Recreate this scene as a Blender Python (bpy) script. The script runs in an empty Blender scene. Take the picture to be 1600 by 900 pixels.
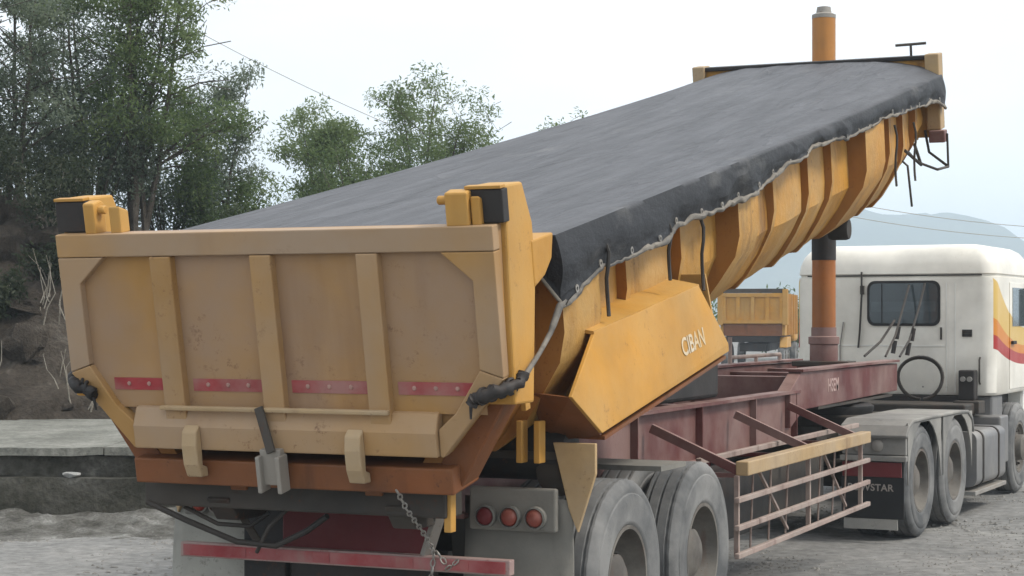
import bpy, math, random
import numpy as np
from mathutils import Vector, Matrix, noise
R = math.radians
random.seed(7); np.random.seed(7)
scene = bpy.context.scene
COL = scene.collection

# ------------------------------------------------------------------ camera, sky, sun, exposure
CX, CY, CH, YAW = 4.84, -7.92, 2.06, R(23.8)
cd = bpy.data.cameras.new('camera'); cam = bpy.data.objects.new('camera', cd); COL.objects.link(cam)
cam.location = (CX, CY, CH); cam.rotation_euler = (R(90), 0, YAW)
cd.sensor_width = 36; cd.lens = 65.25; cd.shift_y = 45/1600; cd.clip_start = 0.1; cd.clip_end = 9000
scene.camera = cam

SUN_EL, SUN_AZ = R(50), R(84)          # compass style: 0 = +Y, clockwise
world = bpy.data.worlds.new('World'); scene.world = world; world.use_nodes = True
wn = world.node_tree.nodes; wl = world.node_tree.links
for n in list(wn): wn.remove(n)
wo = wn.new('ShaderNodeOutputWorld'); wb = wn.new('ShaderNodeBackground')
sky = wn.new('ShaderNodeTexSky'); sky.sky_type = 'NISHITA'; sky.sun_disc = False
sky.sun_elevation = SUN_EL; sky.sun_rotation = SUN_AZ; sky.air_density = 1.2; sky.dust_density = 4.0; sky.ozone_density = 1.0
wtc = wn.new('ShaderNodeTexCoord'); wmap = wn.new('ShaderNodeMapping'); wmap.inputs['Scale'].default_value = (1.0, 1.0, 2.6)
wno = wn.new('ShaderNodeTexNoise'); wno.inputs['Scale'].default_value = 2.3; wno.inputs['Detail'].default_value = 6; wno.inputs['Roughness'].default_value = .55
wr = wn.new('ShaderNodeValToRGB'); wr.color_ramp.elements[0].position = .3; wr.color_ramp.elements[0].color = (.74, .74, .74, 1)
wr.color_ramp.elements[1].position = .62; wr.color_ramp.elements[1].color = (1, 1, 1, 1)
wm = wn.new('ShaderNodeMix'); wm.data_type = 'RGBA'; wm.inputs[7].default_value = (9.7, 10.05, 10.45, 1)   # overcast veil
wl.new(wtc.outputs['Generated'], wmap.inputs['Vector']); wl.new(wmap.outputs[0], wno.inputs['Vector'])
wl.new(wno.outputs[0], wr.inputs[0]); wl.new(wr.outputs[0], wm.inputs[0]); wl.new(sky.outputs[0], wm.inputs[6])
wl.new(wm.outputs[2], wb.inputs[0]); wb.inputs[1].default_value = 0.1
wl.new(wb.outputs[0], wo.inputs[0])

sd = bpy.data.lights.new('sun', 'SUN'); sd.energy = 2.2; sd.angle = R(14); sd.color = (1, .95, .87)
sun = bpy.data.objects.new('sun', sd); COL.objects.link(sun)
sdir = Vector((math.sin(SUN_AZ)*math.cos(SUN_EL), math.cos(SUN_AZ)*math.cos(SUN_EL), math.sin(SUN_EL)))
sun.rotation_euler = sdir.to_track_quat('Z', 'Y').to_euler(); sun.location = (12, 2, 14)
vs = scene.view_settings; vs.view_transform = 'Standard'; vs.look = 'None'; vs.gamma = 1; vs.use_curve_mapping = False; vs.exposure = 0.42
scene.cycles.max_bounces = 6; scene.cycles.volume_bounces = 1

# ------------------------------------------------------------------ materials
def srgb(r, g, b):
    f = lambda c: ((c/255+.055)/1.055)**2.4 if c > 10 else c/255/12.92
    return (f(r), f(g), f(b), 1)

def paint(name, col, rough=.55, metal=0.0, dust=(.30, .24, .18, 1), dust_amt=.25, top_dust=.25, rust=(.10, .035, .015, 1), rust_amt=.12,
          scale=1.0, bump=.15, streak=3.5, chip=.0, spec=.4):
    """weathered painted metal: dust film in cloudy patches, dust lying on upward faces, streaks and specks of rust"""
    m = bpy.data.materials.new(name); m.use_nodes = True
    N = m.node_tree.nodes; L = m.node_tree.links; b = N['Principled BSDF']
    tc = N.new('ShaderNodeTexCoord'); oi = N.new('ShaderNodeObjectInfo')
    ad = N.new('ShaderNodeVectorMath'); ad.operation = 'ADD'
    sc = N.new('ShaderNodeMath'); sc.operation = 'MULTIPLY'; sc.inputs[1].default_value = 37.0
    L.new(oi.outputs['Random'], sc.inputs[0]); L.new(tc.outputs['Object'], ad.inputs[0]); L.new(sc.outputs[0], ad.inputs[1])
    def noise_(s, det=5, r=.6, vec=None, w=(1, 1, 1)):
        mp = N.new('ShaderNodeMapping'); mp.inputs['Scale'].default_value = (s*w[0], s*w[1], s*w[2])
        L.new(vec or ad.outputs[0], mp.inputs[0])
        n = N.new('ShaderNodeTexNoise'); n.inputs['Scale'].default_value = 1; n.inputs['Detail'].default_value = det; n.inputs['Roughness'].default_value = r
        L.new(mp.outputs[0], n.inputs['Vector']); return n.outputs[0]
    def ramp(src, a, c_):
        r_ = N.new('ShaderNodeMapRange'); r_.inputs[1].default_value = a; r_.inputs[2].default_value = c_; L.new(src, r_.inputs[0]); return r_.outputs[0]
    def mul(a, v):
        q = N.new('ShaderNodeMath'); q.operation = 'MULTIPLY'; L.new(a, q.inputs[0])
        if isinstance(v, float): q.inputs[1].default_value = v
        else: L.new(v, q.inputs[1])
        return q.outputs[0]
    def mix(fac, a, c_):
        q = N.new('ShaderNodeMix'); q.data_type = 'RGBA'; L.new(fac, q.inputs[0])
        if isinstance(a, tuple): q.inputs[6].default_value = a
        else: L.new(a, q.inputs[6])
        if isinstance(c_, tuple): q.inputs[7].default_value = c_
        else: L.new(c_, q.inputs[7])
        return q.outputs[2]
    dark = tuple(v*.72 for v in col[:3])+(1,)
    c0 = mix(ramp(noise_(1.7*scale, 4), .35, .7), col, dark)
    c1 = mix(mul(ramp(noise_(.9*scale, 6), .38, .62), dust_amt), c0, dust)
    st = mul(mul(ramp(noise_(streak*scale, 4, .55, None, (1.1, 1.1, .16)), .52, .74), ramp(noise_(1.3*scale, 3), .42, .62)), rust_amt*1.1)
    c2 = mix(st, c1, rust)
    sp = mul(mul(ramp(noise_(22*scale, 8, .78), .56, .66), ramp(noise_(2.1*scale, 4), .50, .62)), min(1.0, rust_amt*2.2))
    c3 = mix(sp, c2, rust)
    ge = N.new('ShaderNodeNewGeometry'); sx = N.new('ShaderNodeSeparateXYZ'); L.new(ge.outputs['Normal'], sx.inputs[0])
    up = mul(ramp(sx.outputs['Z'], .35, .95), top_dust)
    c4 = mix(mul(up, ramp(noise_(5*scale, 5), .25, .6)), c3, tuple(min(1, v*1.25) for v in dust[:3])+(1,))
    L.new(c4, b.inputs['Base Color'])
    rr = N.new('ShaderNodeMapRange'); rr.inputs[3].default_value = max(.05, rough-.12); rr.inputs[4].default_value = min(1, rough+.2)
    L.new(noise_(3*scale, 5), rr.inputs[0]); L.new(rr.outputs[0], b.inputs['Roughness'])
    b.inputs['Metallic'].default_value = metal; b.inputs['Specular IOR Level'].default_value = spec
    if bump:
        bp = N.new('ShaderNodeBump'); bp.inputs['Strength'].default_value = bump; bp.inputs['Distance'].default_value = .02
        L.new(noise_(7*scale, 6, .65), bp.inputs['Height']); L.new(bp.outputs[0], b.inputs['Normal'])
    return m

M = {}
YEL = (.54, .26, .034, 1)
M['yellow'] = paint('yellow_paint', YEL, dust=(.44, .28, .10, 1), dust_amt=.55, rust_amt=.24)
M['yellow_body'] = paint('yellow_side_paint', (.53, .255, .036, 1), dust=(.45, .29, .11, 1), dust_amt=.7, rust=(.09, .034, .013, 1), rust_amt=.95, scale=1.2, bump=.6)
M['tail'] = paint('dusty_tailgate_paint', (.43, .24, .075, 1), dust=(.335, .24, .16, 1), dust_amt=1.0, rust_amt=.34, scale=.55, streak=5)
M['tail_panel'] = paint('dusty_panel_paint', (.42, .225, .06, 1), dust=(.305, .21, .145, 1), dust_amt=.95, rust_amt=.30, scale=.6, streak=5)
M['rustpaint'] = paint('rust_orange_paint', (.21, .068, .018, 1), dust=(.16, .075, .032, 1), dust_amt=.5, rust=(.035, .014, .008, 1), rust_amt=.8, scale=1.4)
M['rear_shade'] = paint('shade_brown_paint', (.37, .155, .030, 1), dust=(.33, .165, .05, 1), dust_amt=.6, rust=(.10, .03, .01, 1), rust_amt=.5, scale=1.6)  # browner yellow that paints shade onto rearward faces
M['maroon'] = paint('maroon_frame_paint', (.115, .024, .022, 1), dust=(.25, .165, .145, 1), dust_amt=.8, top_dust=.8, rust_amt=.25, scale=1.2)
M['redframe'] = paint('dark_red_panel_paint', (.13, .010, .012, 1), dust=(.18, .06, .06, 1), dust_amt=.35, rust_amt=.25)
M['black'] = paint('black_greasy_steel', (.012, .012, .012, 1), dust=(.06, .05, .045, 1), dust_amt=.5, rust_amt=.3, rough=.6)
M['darksteel'] = paint('dark_grimy_steel', (.035, .032, .028, 1), dust=(.09, .075, .06, 1), dust_amt=.6, rust_amt=.4, rough=.7)
M['galv'] = paint('dull_grey_steel', (.30, .29, .27, 1), dust=(.30, .26, .21, 1), dust_amt=.6, rust_amt=.4, metal=.15)
M['railsteel'] = paint('pale_rail_steel', (.34, .25, .215, 1), dust=(.36, .30, .26, 1), dust_amt=.7, rust=(.07, .025, .018, 1), rust_amt=.8, scale=2.5)
M['cream'] = paint('cream_rail_paint', (.46, .31, .15, 1), dust=(.38, .29, .19, 1), dust_amt=.7, rust_amt=.55, scale=1.8)
M['ochre'] = paint('ochre_cylinder_paint', (.44, .18, .032, 1), dust=(.36, .19, .06, 1), dust_amt=.5, rust=(.05, .03, .02, 1), rust_amt=.4, rough=.4)
M['orange'] = paint('orange_cylinder_paint', (.40, .125, .022, 1), dust=(.32, .16, .06, 1), dust_amt=.4, rust_amt=.25, rough=.45)
M['flap'] = paint('grey_rubber_flap', (.22, .22, .20, 1), dust=(.36, .35, .31, 1), dust_amt=.9, rust=(.08, .075, .065, 1), rust_amt=.3, rough=.85, bump=.3)
M['flapdark'] = paint('dusty_rubber_flap', (.12, .12, .11, 1), dust=(.24, .225, .195, 1), dust_amt=.8, rust=(.04, .035, .03, 1), rust_amt=.4, rough=.85, bump=.3)
M['tyre'] = paint('dusty_tyre_rubber', (.095, .098, .10, 1), dust=(.25, .245, .235, 1), dust_amt=.75, rust=(.05, .05, .05, 1), rust_amt=.3, rough=.85, bump=.2, scale=2)
M['tread'] = M['tyre']
M['rim'] = paint('grimy_wheel_steel', (.095, .085, .075, 1), dust=(.20, .185, .16, 1), dust_amt=.7, rust_amt=.5, rough=.7, scale=3)
M['bumper_red'] = paint('faded_red_reflector', (.30, .030, .035, 1), dust=(.36, .17, .16, 1), dust_amt=.7, rust=(.25, .18, .16, 1), rust_amt=.5, scale=3, rough=.45)
M['white_strip'] = paint('dusty_white_reflector', (.36, .25, .23, 1), dust=(.30, .22, .19, 1), dust_amt=.7, rust=(.25, .05, .05, 1), rust_amt=.6, scale=3)
M['red_strip'] = paint('red_reflector_tape', (.33, .040, .045, 1), dust=(.32, .17, .15, 1), dust_amt=.9, rust_amt=.05, scale=3, rough=.35, bump=.05)
M['pale_dot'] = paint('pale_reflector_dot', (.42, .24, .21, 1), dust_amt=.3, rust_amt=0, rough=.3)
M['lens'] = paint('red_lamp_lens', (.26, .030, .018, 1), dust=(.26, .12, .09, 1), dust_amt=.55, rust_amt=.1, rough=.3, scale=5)
M['white'] = paint('white_cab_paint', (.80, .79, .74, 1), dust=(.60, .55, .45, 1), dust_amt=.18, top_dust=.08, rust_amt=.03, rough=.3, bump=.03)
M['greyguard'] = paint('grey_mudguard', (.19, .187, .178, 1), dust=(.36, .345, .31, 1), dust_amt=.7, rust=(.08, .07, .06, 1), rust_amt=.4, rough=.7)
M['tank'] = paint('dusty_tank_metal', (.20, .20, .205, 1), dust=(.30, .28, .25, 1), dust_amt=.6, rust_amt=.2, rough=.45, metal=.3)
M['blackrubber'] = paint('black_rubber', (.014, .014, .015, 1), dust=(.05, .045, .04, 1), dust_amt=.3, rust_amt=0, rough=.6, bump=.05)
M['hose'] = paint('dusty_black_hose', (.03, .028, .026, 1), dust=(.10, .08, .065, 1), dust_amt=.5, rust_amt=0, rough=.6, bump=.05)
M['rope'] = paint('grey_rope', (.13, .125, .115, 1), dust=(.24, .22, .19, 1), dust_amt=.7, rust=(.03, .03, .03, 1), rust_amt=.6, rough=.9, scale=6)
M['chain'] = paint('bright_chain', (.42, .41, .39, 1), dust=(.3, .27, .22, 1), dust_amt=.5, rust_amt=.5, metal=.6, rough=.4, scale=5)
M['lettering'] = paint('white_lettering', (.68, .60, .46, 1), dust=(.50, .33, .12, 1), dust_amt=.8, rust=(.46, .25, .06, 1), rust_amt=.5, scale=5, rough=.6, bump=0)
M['greylettering'] = paint('grey_lettering', (.34, .33, .33, 1), dust_amt=.5, rust_amt=.2, bump=0)
M['pinklettering'] = paint('faded_lettering', (.45, .30, .28, 1), dust_amt=.5, rust_amt=.3, bump=0)

def tarp_mat():
    m = bpy.data.materials.new('black_tarpaulin'); m.use_nodes = True
    N = m.node_tree.nodes; L = m.node_tree.links; b = N['Principled BSDF']
    tc = N.new('ShaderNodeTexCoord')
    def nz(s, w, d=5):
        mp = N.new('ShaderNodeMapping'); mp.inputs['Scale'].default_value = (s*w[0], s*w[1], s*w[2]); L.new(tc.outputs['Object'], mp.inputs[0])
        n = N.new('ShaderNodeTexNoise'); n.inputs['Scale'].default_value = 1; n.inputs['Detail'].default_value = d; n.inputs['Roughness'].default_value = .62
        L.new(mp.outputs[0], n.inputs['Vector']); return n.outputs[0]
    r1 = N.new('ShaderNodeValToRGB'); r1.color_ramp.elements[0].position = .34; r1.color_ramp.elements[0].color = (.010, .0105, .013, 1)
    r1.color_ramp.elements[1].position = .68; r1.color_ramp.elements[1].color = (.022, .023, .027, 1)
    L.new(nz(1.3, (1.6, .5, 1.6), 7), r1.inputs[0])
    ge = N.new('ShaderNodeNewGeometry'); sx = N.new('ShaderNodeSeparateXYZ'); L.new(ge.outputs['Normal'], sx.inputs[0])
    up = N.new('ShaderNodeMapRange'); up.inputs[1].default_value = .4; up.inputs[2].default_value = .97; L.new(sx.outputs['Z'], up.inputs[0])
    pt = N.new('ShaderNodeMapRange'); pt.inputs[1].default_value = .34; pt.inputs[2].default_value = .66; pt.inputs[3].default_value = .50; pt.inputs[4].default_value = 1.0
    L.new(nz(3.4, (2.4, .22, 1.0), 9), pt.inputs[0])
    du = N.new('ShaderNodeMath'); du.operation = 'MULTIPLY'; L.new(up.outputs[0], du.inputs[0]); L.new(pt.outputs[0], du.inputs[1])
    m0 = N.new('ShaderNodeMix'); m0.data_type = 'RGBA'; m0.inputs[7].default_value = (.098, .100, .109, 1); L.new(du.outputs[0], m0.inputs[0]); L.new(r1.outputs[0], m0.inputs[6])
    r2 = N.new('ShaderNodeMapRange'); r2.inputs[1].default_value = .60; r2.inputs[2].default_value = .74; r2.inputs[4].default_value = .35
    L.new(nz(2.6, (1, .6, 1), 7), r2.inputs[0])
    mx = N.new('ShaderNodeMix'); mx.data_type = 'RGBA'; mx.inputs[7].default_value = (.19, .185, .175, 1)
    L.new(r2.outputs[0], mx.inputs[0]); L.new(m0.outputs[2], mx.inputs[6]); L.new(mx.outputs[2], b.inputs['Base Color'])
    b.inputs['Roughness'].default_value = .6; b.inputs['Specular IOR Level'].default_value = .35
    b.inputs['Sheen Weight'].default_value = .0; b.inputs['Sheen Roughness'].default_value = .5
    bp = N.new('ShaderNodeBump'); bp.inputs['Strength'].default_value = .6; bp.inputs['Distance'].default_value = .04
    L.new(nz(4, (1.5, .5, 1.2), 8), bp.inputs['Height'])
    fo = N.new('ShaderNodeValToRGB'); fe = fo.color_ramp.elements; fe[0].position = .46; fe[0].color = (0, 0, 0, 1); fe[1].position = .54; fe[1].color = (0, 0, 0, 1)
    fk = fo.color_ramp.elements.new(.5); fk.color = (1, 1, 1, 1); L.new(nz(1.1, (2.6, .30, 1.0), 3), fo.inputs[0])
    bf = N.new('ShaderNodeBump'); bf.inputs['Strength'].default_value = .5; bf.inputs['Distance'].default_value = .02; L.new(fo.outputs[0], bf.inputs['Height']); L.new(bp.outputs[0], bf.inputs['Normal']); bp = bf
    wv = N.new('ShaderNodeTexNoise'); wv.inputs['Scale'].default_value = 140; L.new(tc.outputs['Object'], wv.inputs['Vector'])
    b2 = N.new('ShaderNodeBump'); b2.inputs['Strength'].default_value = .12; b2.inputs['Distance'].default_value = .004
    L.new(wv.outputs[0], b2.inputs['Height']); L.new(bp.outputs[0], b2.inputs['Normal']); L.new(b2.outputs[0], b.inputs['Normal'])
    return m
M['tarp'] = tarp_mat()
M['hem'] = paint('faded_tarp_hem', (.10, .097, .092, 1), dust=(.24, .215, .18, 1), dust_amt=1.0, rust=(.02, .02, .02, 1), rust_amt=.8, rough=.85, scale=3)

def glass_mat():
    m = bpy.data.materials.new('dark_cab_glass'); m.use_nodes = True; b = m.node_tree.nodes['Principled BSDF']
    b.inputs['Base Color'].default_value = (.35, .42, .45, 1); b.inputs['Roughness'].default_value = .05; b.inputs['Transmission Weight'].default_value = .85; b.inputs['IOR'].default_value = 1.45
    return m
M['glass'] = glass_mat()

def cab_mat():
    """white cab with the yellow, orange and red livery sweep printed on both flanks"""
    m = paint('white_cab_livery', (.84, .81, .73, 1), dust=(.60, .55, .45, 1), dust_amt=.3, top_dust=.10, rust=(.35, .30, .22, 1), rust_amt=.12, rough=.32, bump=.03)
    N = m.node_tree.nodes; L = m.node_tree.links; b = N['Principled BSDF']
    src = b.inputs['Base Color'].links[0].from_socket
    tc = N.new('ShaderNodeTexCoord'); sx = N.new('ShaderNodeSeparateXYZ'); L.new(tc.outputs['Object'], sx.inputs[0])
    def op(o, a, c_=None):
        q = N.new('ShaderNodeMath'); q.operation = o
        for i, v in enumerate((a, c_)):
            if v is None: continue
            if isinstance(v, (int, float)): q.inputs[i].default_value = v
            else: L.new(v, q.inputs[i])
        return q.outputs[0]
    x, y, z = sx.outputs[0], sx.outputs[1], sx.outputs[2]
    flank = op('MULTIPLY', op('GREATER_THAN', op('ABSOLUTE', x), 1.08), op('GREATER_THAN', y, .06))
    t = op('DIVIDE', op('SUBTRACT', y, .06), 2.0)
    cur = src
    def line(z0, k): return op('SUBTRACT', z0, op('MULTIPLY', op('MULTIPLY', t, op('SUBTRACT', 1.55, t)), k))
    for (za, ka, zb, kb, col) in ((2.50, .95, 2.05, .55, (.62, .42, .12, 1)), (2.05, .55, 1.86, .40, (.60, .22, .03, 1)), (1.86, .40, 1.70, .34, (.38, .035, .03, 1))):
        f = op('MULTIPLY', flank, op('MULTIPLY', op('LESS_THAN', z, line(za, ka)), op('GREATER_THAN', z, line(zb, kb))))
        mx = N.new('ShaderNodeMix'); mx.data_type = 'RGBA'; L.new(f, mx.inputs[0]); L.new(cur, mx.inputs[6]); mx.inputs[7].default_value = col; cur = mx.outputs[2]
    L.new(cur, b.inputs['Base Color'])
    return m
M['cab'] = cab_mat()

def earth(name, cols, scale, rough=.95, bump=.6, dist=.05, coord='Object'):
    m = bpy.data.materials.new(name); m.use_nodes = True
    N = m.node_tree.nodes; L = m.node_tree.links; b = N['Principled BSDF']
    tc = N.new('ShaderNodeTexCoord')
    n1 = N.new('ShaderNodeTexNoise'); n1.inputs['Scale'].default_value = scale; n1.inputs['Detail'].default_value = 9; n1.inputs['Roughness'].default_value = .68
    L.new(tc.outputs[coord], n1.inputs['Vector'])
    r = N.new('ShaderNodeValToRGB'); L.new(n1.outputs[0], r.inputs[0])
    e = r.color_ramp.elements; e[0].position = .28; e[0].color = cols[0]; e[1].position = .72; e[1].color = cols[-1]
    for i, c in enumerate(cols[1:-1]):
        k = r.color_ramp.elements.new(.28+.44*(i+1)/(len(cols)-1)); k.color = c
    n2 = N.new('ShaderNodeTexNoise'); n2.inputs['Scale'].default_value = scale*14; n2.inputs['Detail'].default_value = 6; n2.inputs['Roughness'].default_value = .7
    L.new(tc.outputs[coord], n2.inputs['Vector'])
    mr = N.new('ShaderNodeMapRange'); mr.inputs[1].default_value = .3; mr.inputs[2].default_value = .7; mr.inputs[3].default_value = .62; mr.inputs[4].default_value = 1.3; L.new(n2.outputs[0], mr.inputs[0])
    mx = N.new('ShaderNodeVectorMath'); mx.operation = 'MULTIPLY'; L.new(r.outputs[0], mx.inputs[0]); L.new(mr.outputs[0], mx.inputs[1])
    L.new(mx.outputs[0], b.inputs['Base Color']); b.inputs['Roughness'].default_value = rough; b.inputs['Specular IOR Level'].default_value = .25
    bp = N.new('ShaderNodeBump'); bp.inputs['Strength'].default_value = bump; bp.inputs['Distance'].default_value = dist
    L.new(n2.outputs[0], bp.inputs['Height']); L.new(bp.outputs[0], b.inputs['Normal'])
    return m
M['ground'] = earth('dusty_asphalt', [(.14, .139, .134, 1), (.19, .188, .18, 1), (.235, .23, .218, 1), (.31, .305, .28, 1)], .55, dist=.02)
M['bank'] = earth('dark_earth_rock', [(.030, .024, .018, 1), (.065, .052, .040, 1), (.10, .082, .064, 1), (.22, .195, .165, 1)], .9, bump=1, dist=.15)
M['concrete'] = earth('weathered_concrete', [(.12, .12, .105, 1), (.20, .20, .175, 1), (.29, .285, .255, 1)], 1.1)
M['mossy'] = earth('mossy_concrete', [(.014, .015, .010, 1), (.045, .045, .034, 1), (.075, .072, .058, 1), (.12, .115, .10, 1), (.33, .325, .29, 1)], 1.0, bump=.9)
M['stone'] = earth('grey_stone', [(.12, .115, .105, 1), (.25, .24, .22, 1), (.38, .37, .35, 1)], 2.0)
M['palestone'] = earth('pale_stone', [(.35, .35, .33, 1), (.5, .5, .48, 1), (.62, .62, .6, 1)], 3.0)
M['hill'] = earth('forest_hill', [(.030, .045, .030, 1), (.05, .07, .04, 1), (.09, .10, .06, 1)], .01, bump=0)
M['bark'] = earth('grey_bark', [(.045, .036, .028, 1), (.10, .085, .068, 1), (.18, .16, .135, 1)], 3.0)
M['drystem'] = earth('dry_stems', [(.16, .14, .11, 1), (.30, .27, .22, 1), (.42, .39, .33, 1)], 4.0)

def leaf_mat(name, dark, mid, light):
    m = bpy.data.materials.new(name); m.use_nodes = True
    N = m.node_tree.nodes; L = m.node_tree.links; b = N['Principled BSDF']
    at = N.new('ShaderNodeAttribute'); at.attribute_name = 'tint'
    r = N.new('ShaderNodeValToRGB'); L.new(at.outputs['Fac'], r.inputs[0])
    e = r.color_ramp.elements; e[0].position = 0; e[0].color = dark; e[1].position = 1; e[1].color = light
    k = r.color_ramp.elements.new(.5); k.color = mid
    L.new(r.outputs[0], b.inputs['Base Color']); b.inputs['Roughness'].default_value = .55; b.inputs['Specular IOR Level'].default_value = .3
    tr = N.new('ShaderNodeBsdfTranslucent'); L.new(r.outputs[0], tr.inputs['Color'])
    ms = N.new('ShaderNodeMixShader'); ms.inputs[0].default_value = .58
    out = N['Material Output']; L.new(b.outputs[0], ms.inputs[1]); L.new(tr.outputs[0], ms.inputs[2]); L.new(ms.outputs[0], out.inputs['Surface'])
    return m
M['leaf_blue'] = leaf_mat('blue_green_leaves', (.090, .125, .085, 1), (.15, .19, .13, 1), (.22, .26, .185, 1))
M['leaf_green'] = leaf_mat('mid_green_leaves', (.068, .108, .040, 1), (.12, .175, .065, 1), (.19, .245, .105, 1))
M['leaf_dark'] = leaf_mat('dark_scrub_leaves', (.030, .042, .022, 1), (.05, .065, .035, 1), (.085, .095, .055, 1))

# ------------------------------------------------------------------ mesh helpers
class MB:
    def __init__(s): s.v = []; s.f = []
    def add(s, vs, fs):
        o = len(s.v); s.v += [tuple(p) for p in vs]; s.f += [tuple(i+o for i in f) for f in fs]; return s
    def box(s, x0, x1, y0, y1, z0, z1):
        return s.add([(x0,y0,z0),(x1,y0,z0),(x1,y1,z0),(x0,y1,z0),(x0,y0,z1),(x1,y0,z1),(x1,y1,z1),(x0,y1,z1)],
                     [(3,2,1,0),(4,5,6,7),(0,1,5,4),(1,2,6,5),(2,3,7,6),(3,0,4,7)])
    def prism(s, pts, vec):
        n = len(pts); vec = Vector(vec); a = [Vector(p) for p in pts]
        return s.add(a+[p+vec for p in a], [tuple(range(n-1,-1,-1)), tuple(range(n,2*n))]+[(i,(i+1)%n,n+(i+1)%n,n+i) for i in range(n)])
    def bar(s, p, q, w, h, up=(0,0,1)):
        p = Vector(p); q = Vector(q); d = (q-p).normalized(); sd_ = d.cross(Vector(up)); 
        if sd_.length < 1e-4: sd_ = d.cross(Vector((1,0,0)))
        sd_.normalize(); u = sd_.cross(d)
        c = [(-w/2,-h/2),(w/2,-h/2),(w/2,h/2),(-w/2,h/2)]
        return s.prism([p+sd_*a+u*b for a,b in c], q-p)
    def tube(s, pts, r, n=8, cap=True):
        pts = [Vector(p) for p in pts]; k = len(pts)
        rs = r if isinstance(r, (list, tuple)) else [r]*k
        vs_ = []; prev = None
        for i, p in enumerate(pts):
            d = (pts[min(i+1,k-1)]-pts[max(i-1,0)]).normalized()
            if prev is None:
                a = Vector((0,0,1)) if abs(d.z) < .9 else Vector((1,0,0)); nx = d.cross(a).normalized()
            else:
                nx = prev-d*prev.dot(d); nx = nx.normalized() if nx.length > 1e-5 else d.orthogonal().normalized()
            prev = nx; ny = d.cross(nx)
            vs_ += [p+(nx*math.cos(2*math.pi*j/n)+ny*math.sin(2*math.pi*j/n))*rs[i] for j in range(n)]
        fs = [(i*n+j, i*n+(j+1)%n, (i+1)*n+(j+1)%n, (i+1)*n+j) for i in range(k-1) for j in range(n)]
        if cap: fs += [tuple(range(n-1,-1,-1)), tuple((k-1)*n+j for j in range(n))]
        return s.add(vs_, fs)
    def lathe(s, prof, n=48, axis='x', c=(0,0,0), closed=False):
        """prof: list of (radius, along axis)"""
        k = len(prof); vs_ = []
        for (r, a) in prof:
            for j in range(n):
                t = 2*math.pi*j/n; p, q = r*math.cos(t), r*math.sin(t)
                vs_.append({'x': (c[0]+a, c[1]+p, c[2]+q), 'z': (c[0]+p, c[1]+q, c[2]+a), 'y': (c[0]+p, c[1]+a, c[2]+q)}[axis])
        fs = []
        for i in range(k if closed else k-1):
            for j in range(n):
                fs.append((i*n+j, i*n+(j+1)%n, ((i+1)%k)*n+(j+1)%n, ((i+1)%k)*n+j))
        if not closed: fs += [tuple(range(n)), tuple((k-1)*n+j for j in range(n-1,-1,-1))]
        return s.add(vs_, fs)
    def loft(s, rings, cap=True):
        n = len(rings[0]); vs_ = [p for r in rings for p in r]; k = len(rings)
        fs = [(i*n+j, i*n+(j+1)%n, (i+1)*n+(j+1)%n, (i+1)*n+j) for i in range(k-1) for j in range(n)]
        if cap: fs += [tuple(range(n-1,-1,-1)), tuple((k-1)*n+j for j in range(n))]
        return s.add(vs_, fs)
    def build(s, name, mat, parent=None, smooth=None, bevel=0, loc=None, rot=None):
        me = bpy.data.meshes.new(name); me.from_pydata(s.v, [], s.f)
        import bmesh
        bm = bmesh.new(); bm.from_mesh(me); bmesh.ops.recalc_face_normals(bm, faces=bm.faces); bm.to_mesh(me); bm.free()
        me.materials.append(M[mat] if isinstance(mat, str) else mat)
        if smooth is not None:
            me.polygons.foreach_set('use_smooth', [True]*len(me.polygons)); me.set_sharp_from_angle(angle=R(smooth))
        o = bpy.data.objects.new(name, me); COL.objects.link(o)
        if parent: o.parent = parent
        if loc: o.location = loc
        if rot: o.rotation_euler = rot
        if bevel:
            b = o.modifiers.new('bevel', 'BEVEL'); b.width = bevel; b.segments = 2; b.limit_method = 'ANGLE'; b.angle_limit = R(35); b.harden_normals = False
        return o

def tag(o, label=None, cat=None, group=None, kind=None):
    if label: o['label'] = label
    if cat: o['category'] = cat
    if group: o['group'] = group
    if kind: o['kind'] = kind
    return o
def empty(name, loc, rz=0):
    o = bpy.data.objects.new(name, None); COL.objects.link(o); o.location = loc; o.rotation_euler = (0, 0, rz); o.empty_display_size = .2; return o
def copy_tree(o, parent=None):
    c = o.copy(); COL.objects.link(c); c.parent = parent
    for ch in list(o.children): copy_tree(ch, c)
    return c
def text_mesh(name, body, size, mat, parent, matrix, extrude=.002, spacing=1.0, shear=0):
    cu = bpy.data.curves.new(name, 'FONT'); cu.body = body; cu.size = size; cu.extrude = extrude; cu.align_x = 'CENTER'; cu.align_y = 'CENTER'
    cu.space_character = spacing; cu.shear = shear; cu.offset = size*.018
    t = bpy.data.objects.new(name+'_curve', cu); COL.objects.link(t)
    dg = bpy.context.evaluated_depsgraph_get(); me = bpy.data.meshes.new_from_object(t.evaluated_get(dg))
    bpy.data.objects.remove(t); bpy.data.curves.remove(cu)
    me.transform(matrix); me.materials.clear(); me.materials.append(M[mat])
    o = bpy.data.objects.new(name, me); COL.objects.link(o); o.parent = parent; return o

C_, S_ = math.cos(YAW), math.sin(YAW)
def W(r, f, z=0):            # the wall and the bank run square to this heading
    return (CX+r*C_-f*S_, CY+r*S_+f*C_, z)
def sm(x): x = max(0, min(1, x)); return x*x*(3-2*x)
def nz(x, y, z=0, s=1): return noise.noise((x*s, y*s, z*s))
def fb(x, y, z=0, s=1, o=4): return noise.fractal((x*s, y*s, z*s), 1.0, 2.0, o)

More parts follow.
